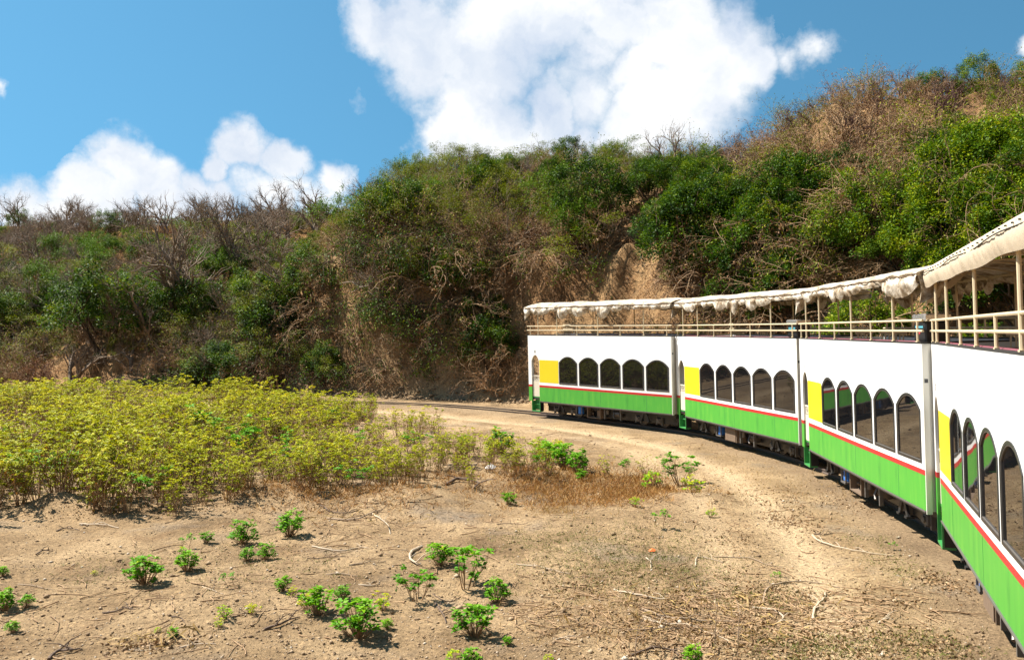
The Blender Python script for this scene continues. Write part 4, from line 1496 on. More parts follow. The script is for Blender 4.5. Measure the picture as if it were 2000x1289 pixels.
def leaf_quads(p, d, ln, wd, g):
    n = len(p); d = unit(d)
    side = unit(np.cross(d, g.normal(0, 1, (n, 3)) + np.array([0, 0, .8]))); mid = p + d * ln[:, None] * .5
    nrm = np.cross(side, d) * ln[:, None] * .1
    v = np.stack([p, mid + side * wd[:, None] * .5 + nrm, p + d * ln[:, None], mid - side * wd[:, None] * .5 + nrm], 1).reshape(-1, 3)
    return v, np.arange(n * 4).reshape(n, 4)


def undergrowth(name, mat, n, per, seed, label, cat, cond, ln=(.10, .22), wd=.35, up=.7, spread=.30):
    g = np.random.default_rng(seed)
    X = g.uniform(-85, 32, n * 6); Y = g.uniform(15, 132, n * 6)
    s, a = track_sd(X, Y); t = s - np.interp(a, PA, PV[:, 0])
    Z = terrain(X, Y); px, py = proj(X, Y, Z)
    ok = (t > -.2) & (t < 95) & (px > -60) & (px < 2060) & cond(px, py, t, X, Y, g)
    ii = np.flatnonzero(ok)[:n]
    c = np.stack([X, Y, Z], 1)[ii]
    p = np.repeat(c, per, 0) + g.normal(0, 1, (len(c) * per, 3)) * np.array([spread, spread, .0])
    p[:, 2] += np.abs(g.normal(0, .16, len(p)))
    d = g.normal(0, .8, (len(p), 3)) + np.array([0, 0, up])
    l_ = g.uniform(*ln, len(p))
    v, f = leaf_quads(p, d, l_, l_ * wd, g)
    base = np.repeat(g.uniform(.2, .8, len(c)), per)
    stuff_mesh(name, mat, v, f, np.repeat(np.clip(base + g.normal(0, .18, len(p)), 0, 1), 4), label, cat)


not_gully = lambda x, y: ~((x > 1195) & (x < 1292) & (y > 425) & (y < 660))
undergrowth('dry_undergrowth', 'leaf_dead', 4800, 26, 3, 'low dry brown undergrowth covering the hillside', 'undergrowth',
            lambda x, y, t, X, Y, g: (t > 2.5) & not_gully(x, y) & (g.random(len(x)) < np.where((x > 600) & (x < 1330) & (t < 5), .25, .8)), up=.5)
undergrowth('green_undergrowth', 'leaf_olive', 2600, 26, 4, 'low olive green undergrowth between the hillside bushes', 'undergrowth',
            lambda x, y, t, X, Y, g: (t > 4) & not_gully(x, y) & (g.random(len(x)) < np.where(x < 600, .9, .7)))
undergrowth('ridge_grass', 'grass_dry', 6500, 16, 6, 'orange dry grass along the ridge on the left', 'grass',
            lambda x, y, t, X, Y, g: (x < 680) & (t > 14), ln=(.25, .55), wd=.07, up=1.6, spread=.4)


def tangle(name, mat, n, seed, label, cat, cond, length=(.5, 1.6), r=.009, up=.25):
    """loose dead twigs lying over the slope"""
    g = np.random.default_rng(seed)
    X = g.uniform(-50, 32, n * 8); Y = g.uniform(15, 80, n * 8)
    s, a = track_sd(X, Y); t = s - np.interp(a, PA, PV[:, 0]); Z = terrain(X, Y); px, py = proj(X, Y, Z)
    ii = np.flatnonzero(cond(px, py, t, g) & (px > -60) & (px < 2060))[:n]
    pl = Plant(seed)
    for i in ii:
        p = np.array([X[i], Y[i], Z[i] + .03]); d = unit(g.normal(0, 1, 3) + np.array([0, -.3, up])); P = [p]; ll = g.uniform(*length)
        for k in range(4):
            d = unit(d + g.normal(0, .28, 3) + np.array([0, 0, -.12])); P.append(P[-1] + d * ll / 4)
        pl.tube(P, np.linspace(r, r * .4, 5) * g.uniform(.6, 1.6), 3)
    v, f = pl.wood()
    stuff_mesh(name, mat, v, f, None, label, cat)


tangle('dead_twigs', 'twig_tan', 4200, 12, 'tangle of dead twigs and roots over the earth bank', 'twigs',
       lambda x, y, t, g: (t > .4) & (t < 16) & (x > 560) & not_gully(x, y) & (g.random(len(x)) < .8), (.5, 1.9))
tangle('dark_twigs', 'bark_brown', 2600, 14, 'tangle of dark dead twigs among the bushes on the left slope', 'twigs',
       lambda x, y, t, g: (t > .6) & (t < 22) & (x < 760), (.6, 2.2))

# ------------------------------------------------------------------ the weed field
FIELD = np.array([(-34, 17.0), (-11.6, 17.3), (-10.1, 18.3), (-8.9, 17.6), (-7.4, 17.5), (-6.3, 18.4), (-5.4, 19.5), (-4.4, 18.9), (-2.8, 19.6), (-1.0, 20.7), (.8, 22.2), (.6, 25.0), (-1.2, 28.6),
                  (-3.8, 34.2), (-6.6, 38.6), (-9.4, 42.0), (-13, 44.2), (-20, 45.5), (-34, 46.8), (-60, 49)])


def in_poly(x, y, poly):
    r = np.zeros(len(x), bool); j = len(poly) - 1
    for i in range(len(poly)):
        xi, yi = poly[i]; xj, yj = poly[j]
        r ^= ((yi > y) != (yj > y)) & (x < (xj - xi) * (y - yi) / (yj - yi + 1e-12) + xi)
        j = i
    return r


def weed_field():
    g = np.random.default_rng(21)
    pts = []
    for Y in np.arange(17.0, 49, .56):
        for X in np.arange(-.64 * Y - 4, 2, .56 + .004 * Y):
            pts.append((X + g.uniform(-.3, .3), Y + g.uniform(-.3, .3)))
    P = np.array(pts)
    w = fbm(P[:, 0] * .7, P[:, 1] * .7, 88, 3) * .9
    P = P[in_poly(P[:, 0] + w, P[:, 1] + w * .6, FIELD)]
    thin = fbm(P[:, 0] * .22, P[:, 1] * .22, 99, 2)
    P = P[(thin > -.3) | (g.random(len(P)) < .4)]; P = P[g.random(len(P)) < .86]
    Z = terrain(P[:, 0], P[:, 1]); px, py = proj(P[:, 0], P[:, 1], Z)
    edge = smooth(-1.5, -9, P[:, 0] + (P[:, 1] - 22) * .25)
    sc = g.uniform(.62, 1.42, len(P)) * (.72 + .32 * edge) * (1 + .22 * fbm(P[:, 0] * .3, P[:, 1] * .3, 5, 2))
    inview = (px > -25)
    o = np.argsort(P[:, 1] + np.where(inview, 0, 100))
    solo = set(o[:290].tolist())
    rank = {int(i): k for k, i in enumerate(o[:290])}
    for i in o[:290]:
        where = 'left' if px[i] < 320 else ('middle' if px[i] < 640 else 'right')
        txt = {'left': 'yellow green weed at the left of the field front', 'middle': 'yellow green weed at the middle of the field front', 'right': 'yellow green weed at the right end of the field front'}[where]
        depth = P[i, 1] - 17.2; depth = 'in the foremost row of' if rank[i] < 95 else ('just behind the foremost row of' if rank[i] < 195 else 'deeper inside')
        txt = 'yellow green weed %s the field, %s part' % (depth, where)
        green = g.random() < .10
        if green: txt = 'greener ' + txt.replace('yellow green ', '')
        plant('weed_green' if green else 'weed_tall', 'field_weed', P[i, 0], P[i, 1], sc[i], txt, 'weed', txt.replace(' weed', ' weeds'), z=Z[i], tilt=.12)
    # the rest of the field, far and uncountable
    V = {}; rest = [i for i in range(len(P)) if i not in solo]
    lods = []
    for k in range(5):
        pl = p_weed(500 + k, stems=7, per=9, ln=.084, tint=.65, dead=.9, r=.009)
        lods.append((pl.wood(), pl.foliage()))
    gl = []
    for k in range(2):
        pl = p_weed(600 + k, stems=6, per=6, ln=.11, tint=.32, dead=.3, r=.009); gl.append((pl.wood(), pl.foliage()))
    wv, wf, lv, lf, lt = [], [], [], [], []; nw = nl_ = 0
    for i in rest:
        (a, b), (c, d, e) = (gl[g.integers(0, 2)] if g.random() < .06 else lods[g.integers(0, 5)])
        th = g.uniform(0, 6.28); ct, st = math.cos(th), math.sin(th); M = np.array([[ct, st, 0], [-st, ct, 0], [0, 0, 1]]) * sc[i]
        base = np.array([P[i, 0], P[i, 1], Z[i]])
        wv.append(a @ M + base); wf.append(b + nw); nw += len(a)
        lv.append(c @ M + base); lf.append(d + nl_); nl_ += len(c); lt.append(np.clip(e + g.normal(0, .13), 0, 1))
    ro = empty('weed_field'); tag(ro, 'dense field of yellow green weeds behind its front rows', 'weeds', kind='stuff')
    q = part('stems', np_mesh('field_stems', np.concatenate(wv), np.concatenate(wf), 'twig_tan'), ro); q['kind'] = 'stuff'
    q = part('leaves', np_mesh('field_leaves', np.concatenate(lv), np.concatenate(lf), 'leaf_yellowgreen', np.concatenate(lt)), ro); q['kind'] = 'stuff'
    print('FIELD', len(P), len(rest))


weed_field()

# ------------------------------------------------------------------ young weeds standing on the open ground
WEEDS = [  # base pixel x, y, height px, kind, label
    (565, 1047, 50, 'weed_small', 'bushy green weed beside the earth hump under the field'),
    (473, 1062, 46, 'weed_small', 'upright green weed left of the bushy one by the earth hump'),
    (403, 1060, 22, 'weed_small', 'low green tuft between a sprig and an upright weed near the field'),
    (365, 1072, 30, 'weed_sprig', 'thin green sprig behind a broad leafy weed'),
    (365, 1115, 47, 'weed_small', 'broad leafy green weed in front of a thin sprig'),
    (283, 1140, 54, 'weed_small', 'leftmost of the three big round green weeds'),
    (482, 1095, 27, 'weed_small', 'small light green weed, left one of a close pair'),
    (518, 1092, 31, 'weed_small', 'small dark green weed, right one of a close pair'),
    (452, 1147, 28, 'weed_sprig', 'little green weed leaning over a dark stick'),
    (6, 1125, 20, 'weed_small', 'small green tuft cut by the left edge'),
    (8, 1192, 46, 'weed_small', 'larger green weed cut by the left edge'),
    (52, 1186, 24, 'weed_small', 'small green weed right of the one cut by the left edge'),
    (26, 1235, 24, 'weed_small', 'lowest green weed at the left edge'),
    (185, 1123, 10, 'weed_yellow', 'tiny green plant beside a forked twig on the left'),
    (553, 1152, 27, 'weed_small', 'small dark green weed at the centre left, upper of two'),
    (570, 1162, 18, 'weed_yellow', 'small yellowish tuft touching a dark green weed'),
    (597, 1188, 30, 'weed_yellow', 'yellow green spreading weed left of a taller green one'),
    (625, 1200, 52, 'weed_small', 'tall green weed right of a yellow spreading one'),
    (668, 1172, 30, 'weed_small', 'pale green weed standing alone above the biggest weed'),
    (700, 1244, 78, 'weed_small', 'biggest green weed in the foreground'),
    (748, 1192, 36, 'weed_yellow', 'slim yellowish weed right of the biggest weed'),
    (757, 1228, 20, 'weed_small', 'dark little weed in the shadow of the biggest weed'),
    (813, 1172, 58, 'weed_open', 'flat topped green weed on a bare forked stem'),
    (858, 1104, 44, 'weed_small', 'low wide green weed, left one of the joined pair'),
    (910, 1146, 74, 'weed_open', 'tallest dark green weed with two tiers of leaves'),
    (970, 1176, 46, 'weed_small', 'leaning green weed right of the two tiered one'),
    (928, 1242, 64, 'weed_small', 'upright green weed with yellow lower leaves casting a long shadow'),
    (992, 1260, 18, 'weed_small', 'tiny green weed at the tip of an upright weed\'s shadow'),
    (886, 1296, 28, 'weed_yellow', 'yellowish weed top at the bottom edge, left of two'),
    (922, 1298, 32, 'weed_small', 'green weed top at the bottom edge, right of two'),
    (440, 1207, 28, 'weed_yellow', 'yellow green weed growing along a dark branch'),
    (490, 1200, 22, 'weed_yellow', 'pair of yellow green tufts at the end of a dark branch'),
    (428, 1225, 20, 'weed_yellow', 'lowest yellow tuft beside a dark branch'),
    (338, 1244, 20, 'weed_small', 'small green weed above the pile of pale chips'),
    (308, 1236, 12, 'weed_yellow', 'faint yellow tuft left of the pale chips'),
    (1290, 1030, 36, 'weed_sprig', 'single upright sprig on bare ground right of the rusty hollow'),
    (1352, 1293, 36, 'weed_small', 'bright green weed at the bottom edge under the branch pile'),
    (1072, 1296, 20, 'weed_yellow', 'yellowish weed tip at the bottom edge, centre'),
    (1523, 1137, 20, 'weed_sprig', 'small green seedling above the curled branches'),
    (1743, 1074, 17, 'weed_sprig', 'tiny seedling at the end of the long pale branch'),
    (978, 886, 54, 'weed_small', 'round green weed standing alone inside the bend'),
    (905, 870, 20, 'weed_small', 'small green weed left of the lone round one'),
    (1052, 888, 36, 'weed_yellow', 'yellow green weed below the lone round one'),
    (1088, 888, 30, 'weed_yellow', 'thin yellow green weed left of the green clump'),
    (1072, 905, 46, 'weed_small', 'left bush of the green clump inside the bend'),
    (1100, 915, 50, 'weed_small', 'middle bush of the green clump inside the bend'),
    (1130, 922, 48, 'weed_small', 'right dark bush of the green clump inside the bend'),
    (1050, 925, 44, 'weed_green', 'leggy yellow green weed at the left of the rusty hollow'),
    (1010, 930, 50, 'weed_tall', 'leggy yellow weed between the field end and the rusty hollow'),
    (1185, 935, 46, 'weed_tall', 'leggy weed right of the green clump'),
    (1222, 930, 40, 'weed_green', 'green topped leggy weed above the rusty hollow'),
    (1258, 928, 40, 'weed_tall', 'yellow weed above the right end of the rusty hollow'),
    (1292, 925, 34, 'weed_green', 'small leggy weed left of the tall forked one by the path'),
    (1330, 948, 64, 'weed_open', 'tall forked weed beside the worn path'),
    (1352, 965, 40, 'weed_yellow', 'yellow weed at the foot of the tall forked one'),
    (1275, 955, 36, 'weed_yellow', 'yellow weed at the right rim of the rusty hollow'),
    (993, 985, 24, 'weed_small', 'small green weed on the left rim of the rusty hollow'),
    (1135, 938, 22, 'weed_small', 'tiny dark green weed inside the rusty hollow'),
    (650, 832, 38, 'weed_small', 'tall green weed beside the far end of the field'),
    (688, 823, 18, 'weed_small', 'low green tuft near the far end of the field, left of three'),
    (705, 822, 22, 'weed_small', 'rounded green tuft near the far end of the field, middle of three'),
    (722, 818, 14, 'weed_yellow', 'smallest green tuft near the far end of the field, right of three'),
    (760, 838, 16, 'weed_yellow', 'faint tuft on the flat before the far rails'),
    (845, 878, 16, 'weed_yellow', 'faint yellow tuft left of a small green weed'),
    (1240, 990, 20, 'weed_yellow', 'yellow tuft at the lower rim of the rusty hollow'),
    (1388, 1010, 18, 'weed_yellow', 'little yellow weed beside the worn path'),
]
for i, (x, y, hpx, kind, lab) in enumerate(WEEDS):
    X, Y, z = ground_at(x, y)
    var = i
    pr = PROTO[kind][var % len(PROTO[kind])]
    plant(kind, 'young_weed', X, Y, 1.04 * hpx * Y / FPX / pr['top'], lab, 'weed', None, z=z, var=var)


# ------------------------------------------------------------------ sticks and branches on the ground
STICKS = [  # pixels along the stick, radius at the thick end (m), material, label
    ([(1587, 1046), (1600, 1058), (1640, 1072), (1690, 1080), (1745, 1086)], .030, 'pale_stick', 'long pale branch curving across the worn path'),
    ([(1590, 1043), (1612, 1045), (1634, 1040)], .022, 'dark_stick', 'short dark stick at the head of the long pale branch'),
    ([(824, 1068), (805, 1080), (800, 1093), (812, 1103), (824, 1105)], .045, 'pale_stick', 'thick bent pale root beside the joined weeds'),
    ([(610, 1067), (640, 1074), (680, 1076), (705, 1070), (721, 1072)], .022, 'pale_stick', 'thin wavy pale stick left of the bent root'),
    ([(682, 1104), (720, 1099), (754, 1097)], .020, 'dead_stick', 'straight pale stick below the thin wavy one'),
    ([(600, 1090), (640, 1089), (676, 1086)], .014, 'dark_stick', 'fine dark stick under the wavy pale stick'),
    ([(1008, 1102), (1040, 1107), (1075, 1113), (1116, 1121)], .022, 'pale_stick', 'straight whitish stick in the green patch'),
    ([(1120, 1128), (1160, 1128), (1196, 1126)], .012, 'dead_stick', 'thin stick right of the straight whitish one'),
    ([(725, 1005), (742, 1015), (758, 1028), (762, 1044)], .030, 'pale_stick', 'forked pale root end below the field edge'),
    ([(640, 1012), (690, 1016), (730, 1004), (748, 998)], .032, 'dead_stick', 'long pale fallen branch along the field edge'),
    ([(625, 992), (660, 1003), (700, 998)], .028, 'dark_stick', 'dark fallen branch against the weed stems'),
    ([(872, 948), (890, 940), (915, 940), (935, 948), (925, 955)], .075, 'dark_stick', 'dark twisted log on the hump between field and hollow'),
    ([(515, 1231), (545, 1224), (585, 1206)], .035, 'dark_stick', 'dark curved branch on the low mound'),
    ([(455, 1205), (490, 1198), (525, 1193)], .016, 'dark_stick', 'thin dark branch among yellow tufts'),
    ([(155, 1024), (190, 1026), (232, 1032)], .034, 'pale_stick', 'pale forked stick on grey earth at the upper left'),
    ([(110, 1038), (130, 1033), (156, 1036)], .026, 'dark_stick', 'short dark stick at the upper left'),
    ([(70, 1083), (85, 1077), (104, 1077)], .024, 'dark_stick', 'single dark twig at the left'),
    ([(36, 1141), (70, 1146), (104, 1152)], .014, 'dead_stick', 'thin straight twig at the left'),
    ([(200, 1197), (230, 1194), (245, 1188), (265, 1190)], .020, 'dark_stick', 'wavy dark stick at the lower left'),
    ([(350, 1266), (380, 1261), (422, 1258)], .020, 'pale_stick', 'pale stick at the bottom left, right of the chips'),
    ([(245, 1268), (275, 1272), (310, 1266)], .014, 'pale_stick', 'thin pale stick under the chips'),
    ([(95, 1289), (115, 1275), (140, 1274), (155, 1268)], .038, 'dark_stick', 'dark curved root at the bottom left corner'),
    ([(334, 1205), (352, 1207), (362, 1218)], .012, 'dark_stick', 'short dark twig beside the pale chips'),
    ([(395, 1145), (420, 1155), (436, 1160)], .012, 'pale_stick', 'thin pale stick pointing at a leaning weed'),
    ([(1252, 1190), (1290, 1205), (1340, 1212), (1395, 1215), (1440, 1214)], .030, 'dead_stick', 'longest branch across the twig pile'),
    ([(1258, 1210), (1310, 1222), (1360, 1228), (1430, 1256)], .026, 'pale_stick', 'pale branch slanting down the twig pile'),
    ([(1210, 1232), (1270, 1230), (1340, 1228)], .018, 'dark_stick', 'dark straight stick at the left of the twig pile'),
    ([(1255, 1204), (1285, 1218), (1292, 1224)], .024, 'pale_stick', 'short pale fork end of the twig pile'),
    ([(1470, 1187), (1510, 1193), (1530, 1207), (1520, 1217), (1500, 1226)], .026, 'pale_stick', 'hooked pale branch at the right of the twig pile'),
    ([(1490, 1180), (1500, 1150), (1545, 1138), (1600, 1140), (1640, 1148)], .026, 'dead_stick', 'long curled branch arching above the twig pile'),
    ([(1588, 1210), (1592, 1190), (1610, 1172), (1612, 1155)], .034, 'pale_stick', 'thick pale curled branch at the right of the pile'),
    ([(1358, 1107), (1362, 1090), (1385, 1092), (1412, 1098)], .022, 'pale_stick', 'looped pale root above the twig pile'),
    ([(1395, 1088), (1460, 1090), (1500, 1104), (1540, 1112)], .018, 'dead_stick', 'thin arched branch above the looped root'),
    ([(1200, 1152), (1240, 1163), (1290, 1172), (1320, 1172)], .026, 'pale_stick', 'pale knotted branch at the left above the pile'),
    ([(1262, 1090), (1270, 1098), (1272, 1110)], .026, 'pale_stick', 'short upright bleached stump in the green patch'),
    ([(845, 1160), (870, 1175), (890, 1172), (900, 1166)], .016, 'dark_stick', 'dark bowed twig at the foot of the flat topped weed'),
    ([(850, 1178), (862, 1198), (872, 1218)], .026, 'dark_stick', 'stout dark stick lying toward the upright weed'),
    ([(636, 1122), (665, 1122), (698, 1126)], .018, 'dead_stick', 'low twig with a yellow leaf at centre left'),
    ([(700, 1142), (725, 1146), (742, 1140)], .020, 'pale_stick', 'small pale twig left of the flat topped weed'),
    ([(1085, 1250), (1100, 1248), (1114, 1253)], .020, 'pale_stick', 'lone short stick on bare ground at the bottom centre'),
    ([(970, 1026), (1005, 1024), (1035, 1026)], .014, 'dark_stick', 'spiky dark twig below the rusty hollow'),
    ([(1230, 1282), (1270, 1268), (1310, 1272), (1325, 1280)], .030, 'dark_stick', 'dark root arching at the bottom edge, left of the green weed'),
    ([(1640, 1215), (1672, 1216), (1700, 1212)], .016, 'dead_stick', 'short twig at the edge of the worn path'),
    ([(1715, 1218), (1728, 1210), (1738, 1205)], .024, 'pale_stick', 'pale stub on the worn path near the train'),
]


def stick(pts, r, mat, lab, seed):
    g = random.Random(seed)
    P = [Vector(ground_at(x, y)) for x, y in pts]
    Q = catmull([(p.x, p.y) for p in P], 4)
    zz = terrain(Q[:, 0], Q[:, 1])
    o = empty('fallen_stick', (Q[0][0], Q[0][1], float(zz[0])))
    n = len(Q)
    path = [(Q[i][0] - Q[0][0] + g.uniform(-.3, .3) * r, Q[i][1] - Q[0][1] + g.uniform(-.3, .3) * r, float(zz[i] - zz[0]) + r * .6 + r * 1.2 * math.sin(math.pi * i / (n - 1)) * g.uniform(.6, 1.2)) for i in range(n)]
    rad = [r * (1 - .6 * i / (n - 1)) * g.uniform(.85, 1.15) for i in range(n)]
    part('stem', MB().tube(path, rad, 7).mesh('stem', mat, True), o)
    for m in (n // 3, n // 2, (3 * n) // 4):
        side = Vector((g.uniform(-1, 1), g.uniform(-1, 1), .3)).normalized()
        p0 = Vector(path[m]); ln = max(.14, r * g.uniform(8, 16))
        part('side_twig', MB().tube([p0, p0 + side * ln * .5 + Vector((0, 0, .02)), p0 + side * ln + Vector((0, 0, -.02))], [r * .5, r * .35, r * .15], 5).mesh('side_twig', mat, True), o)
    tag(o, lab, 'stick')


for i, (pts, r, mat, lab) in enumerate(STICKS):
    stick(pts, r * .62, mat, lab, 40 + i)


def bare_stalks():
    """thin dead stalks standing in front of the twig pile"""
    for i, (x, y, h, lab) in enumerate([(1395, 1289, 130, 'tallest thin bare stalk at the bottom edge'), (1440, 1280, 100, 'thin bare stalk right of the tallest one'), (1240, 1285, 70, 'thin bare stalk left of the dark root')]):
        X, Y, z = ground_at(x, y); H = h * Y / FPX
        o = empty('bare_stalk', (X, Y, z)); g = random.Random(i)
        p = [(0, 0, -.03), (.01, 0, H * .35), (.03, .02, H * .7), (.06, .0, H)]
        part('stem', MB().tube(p, [.010, .008, .006, .003], 5).mesh('stem', 'dead_stick', True), o)
        for k in range(4):
            t = .35 + .15 * k; a = g.uniform(0, 6.28)
            b = Vector((.04 * t, .01, H * t)); e = b + Vector((math.cos(a) * .12, math.sin(a) * .12, .14))
            part('twig', MB().tube([b, (b + e) / 2 + Vector((0, 0, .01)), e], [.005, .004, .002], 4).mesh('twig', 'dead_stick'), o)
        tag(o, lab, 'stalk')


bare_stalks()


# ------------------------------------------------------------------ loose matter on the flat: clods, chips, leaves, grass
def scatter_flat(name, mat, patches, seed, label, cat, per, ln, wd, up, tint=(.5, .25), lift=.01):
    """patches: (px, py, rx, ry, count) in photograph pixels, turned into ground points"""
    g = np.random.default_rng(seed); c = []
    for x, y, rx, ry, n in patches:
        X0, Y0, _ = ground_at(x, y); sx = rx * Y0 / FPX; sy = ry * Y0 * Y0 / (FPX * EYE)
        c.append(np.stack([X0 + g.normal(0, .5, n) * sx, Y0 + g.normal(0, .5, n) * sy], 1))
    c = np.concatenate(c); z = terrain(c[:, 0], c[:, 1])
    p = np.repeat(np.column_stack([c, z + lift]), per, 0) + g.normal(0, 1, (len(c) * per, 3)) * np.array([.05, .05, 0])
    d = g.normal(0, 1, (len(p), 3)) * np.array([1, 1, .35]) + np.array([0, 0, up])
    l_ = g.uniform(*ln, len(p)); v, f = leaf_quads(p, d, l_, l_ * wd, g)
    stuff_mesh(name, mat, v, f, np.repeat(np.clip(g.normal(tint[0], tint[1], len(p)), 0, 1), 4), label, cat)


scatter_flat('leaf_litter', 'leaf_litter', [(1600, 1265, 170, 50, 520), (1800, 1255, 110, 40, 260), (1545, 1020, 60, 30, 220), (1420, 1050, 60, 30, 120), (1380, 1180, 260, 60, 420), (1650, 985, 60, 20, 120), (1840, 1140, 60, 30, 200),
             (1500, 980, 120, 30, 220), (1130, 1140, 120, 40, 160), (1490, 1165, 160, 50, 420), (300, 1258, 90, 20, 180), (1730, 1170, 60, 30, 120), (1400, 1260, 260, 50, 520), (500, 990, 260, 12, 260), (200, 1000, 200, 10, 200)],
             31, 'patches of fallen brown leaves strewn over the dry ground', 'leaves', 2, (.03, .075), .5, .25)
scatter_flat('green_patch', 'grass_green', [(1150, 1085, 240, 70, 700), (1230, 1060, 160, 40, 320), (1060, 1060, 120, 30, 200), (1250, 1120, 200, 60, 500), (1600, 1270, 160, 40, 420), (1760, 1110, 60, 30, 120), (1700, 1060, 60, 20, 60), (370, 1100, 200, 60, 160), (560, 1110, 160, 40, 110),
             (1500, 1170, 120, 30, 160), (1370, 1110, 120, 40, 160), (1810, 1260, 120, 40, 160), (180, 1120, 120, 40, 70)],
             32, 'thin olive green grass creeping over the bare ground', 'grass', 4, (.03, .075), .16, .7)
scatter_flat('rusty_growth', 'grass_red', [(1110, 955, 180, 40, 950), (1200, 960, 130, 34, 480), (1040, 930, 100, 30, 300), (1260, 950, 70, 24, 200), (700, 970, 200, 24, 240), (560, 975, 160, 10, 140), (860, 935, 100, 16, 100)],
             33, 'rust red dead growth in the hollow and under the field edge', 'grass', 6, (.09, .26), .07, .9)
scatter_flat('straw', 'grass_dry', [(1150, 970, 180, 40, 500), (1330, 960, 80, 40, 160), (1450, 940, 120, 40, 200), (1560, 905, 200, 30, 160), (900, 850, 300, 40, 320), (780, 815, 200, 20, 160), (1250, 1210, 260, 60, 300), (1080, 1000, 60, 12, 160), (1420, 870, 160, 14, 120), (1660, 960, 90, 24, 100)],
             34, 'scattered short dry straw on the open ground', 'grass', 4, (.05, .15), .07, .8)
scatter_flat('wood_chips', 'grass_dry', [(310, 1252, 100, 16, 80), (1350, 1200, 260, 60, 240), (1520, 1200, 160, 60, 160), (700, 1010, 180, 20, 100)], 35, 'pale wood chips and splinters lying about', 'chips', 1, (.08, .30), .09, .02, (.85, .1), .018)


def twig_litter():
    g = np.random.default_rng(77)
    spots = [(1350, 1195, 300, 60, 420), (1560, 1200, 200, 60, 200), (1250, 1240, 300, 50, 160), (700, 1000, 240, 30, 140), (950, 1100, 700, 160, 260), (300, 1160, 500, 140, 170), (1500, 1000, 400, 60, 140), (1010, 870, 400, 40, 160), (1750, 1180, 140, 60, 70)]
    pl = Plant(78)
    for x, y, rx, ry, n in spots:
        X0, Y0, _ = ground_at(x, y); sx = rx * Y0 / FPX; sy = ry * Y0 * Y0 / (FPX * EYE)
        c = np.stack([X0 + g.normal(0, .5, n) * sx, Y0 + g.normal(0, .5, n) * sy], 1)
        c = c[track_sd(c[:, 0], c[:, 1])[0] < -1.6]
        th = g.uniform(0, 6.28, len(c)); ln = np.exp(g.normal(-1.35, .6, len(c))).clip(.08, 1.1)
        for p, t, l_ in zip(c, th, ln):
            q = [p]
            for k in range(3):
                t += g.normal(0, .35); q.append(q[-1] + np.array([math.cos(t), math.sin(t)]) * l_ / 3)
            q = np.array(q); z = terrain(q[:, 0], q[:, 1]) + g.uniform(.006, .03)
            pl.tube(np.column_stack([q, z]), np.linspace(.010, .004, 4) * g.uniform(.5, 1.3), 4)
    v, f = pl.wood()
    stuff_mesh('twig_litter', 'twig_tan', v, f, None, 'small dry twigs strewn over the open ground', 'twigs')


twig_litter()


def clods():
    g = np.random.default_rng(55)
    oct_v = np.array([(1, 0, 0), (-1, 0, 0), (0, 1, 0), (0, -1, 0), (0, 0, .8), (0, 0, -.8)], float)
    oct_f = np.array([(0, 2, 4), (2, 1, 4), (1, 3, 4), (3, 0, 4), (2, 0, 5), (1, 2, 5), (3, 1, 5), (0, 3, 5)])
    n = 46000
    Y = 9.3 / (1 - g.random(n) * (1 - 9.3 / 46.0)); X = g.uniform(-.66, .60, n) * Y
    s, a = track_sd(X, Y)
    ok = (s < -1.2) & (fbm(X * .6, Y * .6, 15, 3) > -.35 + g.uniform(-.5, .3, n))
    X, Y, s = X[ok], Y[ok], s[ok]; n = len(X)
    z = terrain(X, Y)
    r = np.exp(g.normal(-4.75, .60, n)).clip(.004, .065) * (.8 + .012 * Y)
    v = oct_v[None] * (1 + g.uniform(-.35, .35, (n, 6, 1))) * r[:, None, None]
    th = g.uniform(0, 6.28, n); ct, st = np.cos(th)[:, None], np.sin(th)[:, None]
    vx = v[..., 0] * ct - v[..., 1] * st; vy = v[..., 0] * st + v[..., 1] * ct
    v = np.stack([vx + X[:, None], vy + Y[:, None], v[..., 2] * .8 + z[:, None] + r[:, None] * .25], -1).reshape(-1, 3)
    f = (oct_f[None] + (np.arange(n) * 6)[:, None, None]).reshape(-1, 3)
    stuff_mesh('earth_clods', 'clod', v, f, np.repeat(g.random(n), 6), 'small clods and stones littering the dry earth', 'clods')


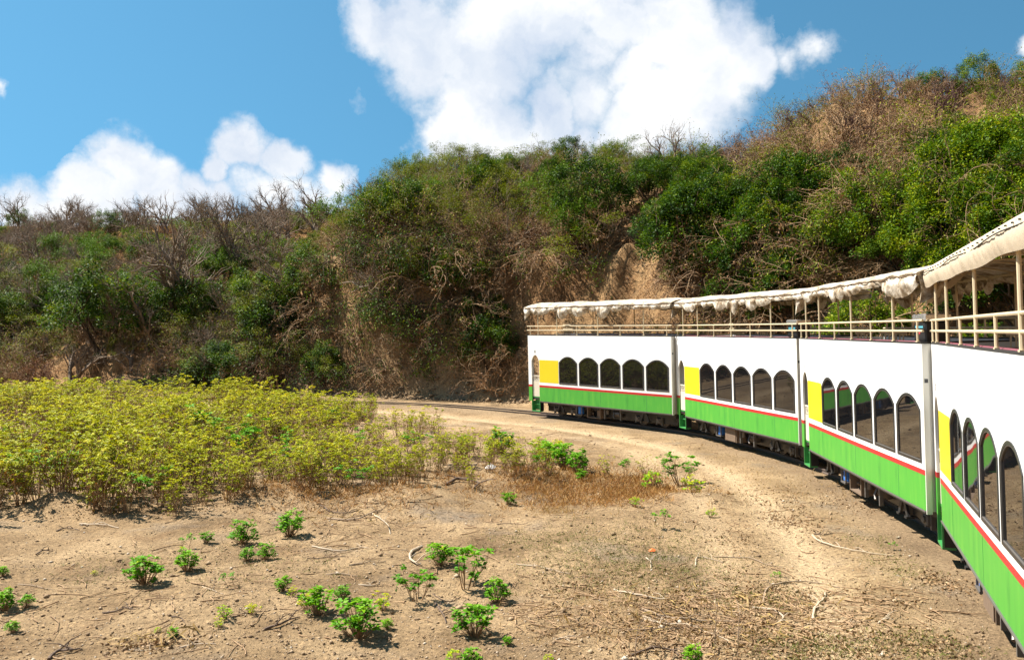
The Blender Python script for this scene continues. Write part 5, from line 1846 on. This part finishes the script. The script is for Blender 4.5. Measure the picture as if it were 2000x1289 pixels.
def rubble():
    g = np.random.default_rng(91)
    oct_v = np.array([(1, 0, 0), (-1, 0, 0), (0, 1, 0), (0, -1, 0), (0, 0, .8), (0, 0, -.8)], float)
    oct_f = np.array([(0, 2, 4), (2, 1, 4), (1, 3, 4), (3, 0, 4), (2, 0, 5), (1, 2, 5), (3, 1, 5), (0, 3, 5)])
    n = 5200
    lo, hi = a_near(-24, 48.2), a_near(*car_pt(2, 4, CW / 2))
    j = np.searchsorted(TA, g.uniform(lo, hi, n)).clip(0, len(TA) - 1)
    t = np.abs(g.normal(0, 1.5, n)) - .9
    d = np.interp(TA[j], PA, PV[:, 0]) + t
    X = TR[j, 0] + TN[j, 0] * d + g.uniform(-.3, .3, n); Y = TR[j, 1] + TN[j, 1] * d + g.uniform(-.3, .3, n)
    z = terrain(X, Y); r = np.exp(g.normal(-3.1, .6, n)).clip(.015, .24)
    v = oct_v[None] * (1 + g.uniform(-.4, .4, (n, 6, 1))) * r[:, None, None]
    th = g.uniform(0, 6.28, n); ct, st = np.cos(th)[:, None], np.sin(th)[:, None]
    v = np.stack([v[..., 0] * ct - v[..., 1] * st + X[:, None], v[..., 0] * st + v[..., 1] * ct + Y[:, None], v[..., 2] * .8 + z[:, None] + r[:, None] * .3], -1).reshape(-1, 3)
    stuff_mesh('bank_rubble', 'clod', v, (oct_f[None] + (np.arange(n) * 6)[:, None, None]).reshape(-1, 3), np.repeat(g.uniform(.1, .8, n), 6), 'loose stones and earth lumps at the foot of the bank', 'rubble')


leaf_mat('clod', [(0, (.17, .12, .08)), (.5, (.34, .24, .15)), (.85, (.48, .36, .24)), (1, (.62, .54, .44))], trans=0, rough=.95, var=0)
clods()
rubble()


def bits():
    X, Y, z = ground_at(1274, 1077)
    o = link(bpy.data.objects.new('orange_scrap', MB().add([(-.06, -.03, .01), (.05, -.04, .015), (.07, .03, .03), (0, .05, .055), (-.07, .02, .02), (0, 0, .06)], [(0, 1, 5), (1, 2, 5), (2, 3, 5), (3, 4, 5), (4, 0, 5)]).mesh('orange_scrap', 'orange_litter')))
    o.location = (X, Y, z); tag(o, 'small orange scrap lying in the thin green patch', 'scrap')
    X, Y, z = ground_at(958, 916)
    o = link(bpy.data.objects.new('white_litter', MB().add([(-.14, -.08, .02), (.1, -.1, .03), (.16, .04, .07), (.02, .12, .1), (-.15, .06, .05), (0, 0, .17)], [(0, 1, 5), (1, 2, 5), (2, 3, 5), (3, 4, 5), (4, 0, 5)]).mesh('white_litter', 'litter_white')))
    o.location = (X, Y, z); tag(o, 'crumpled white litter at the end of the weed field', 'litter')


bits()
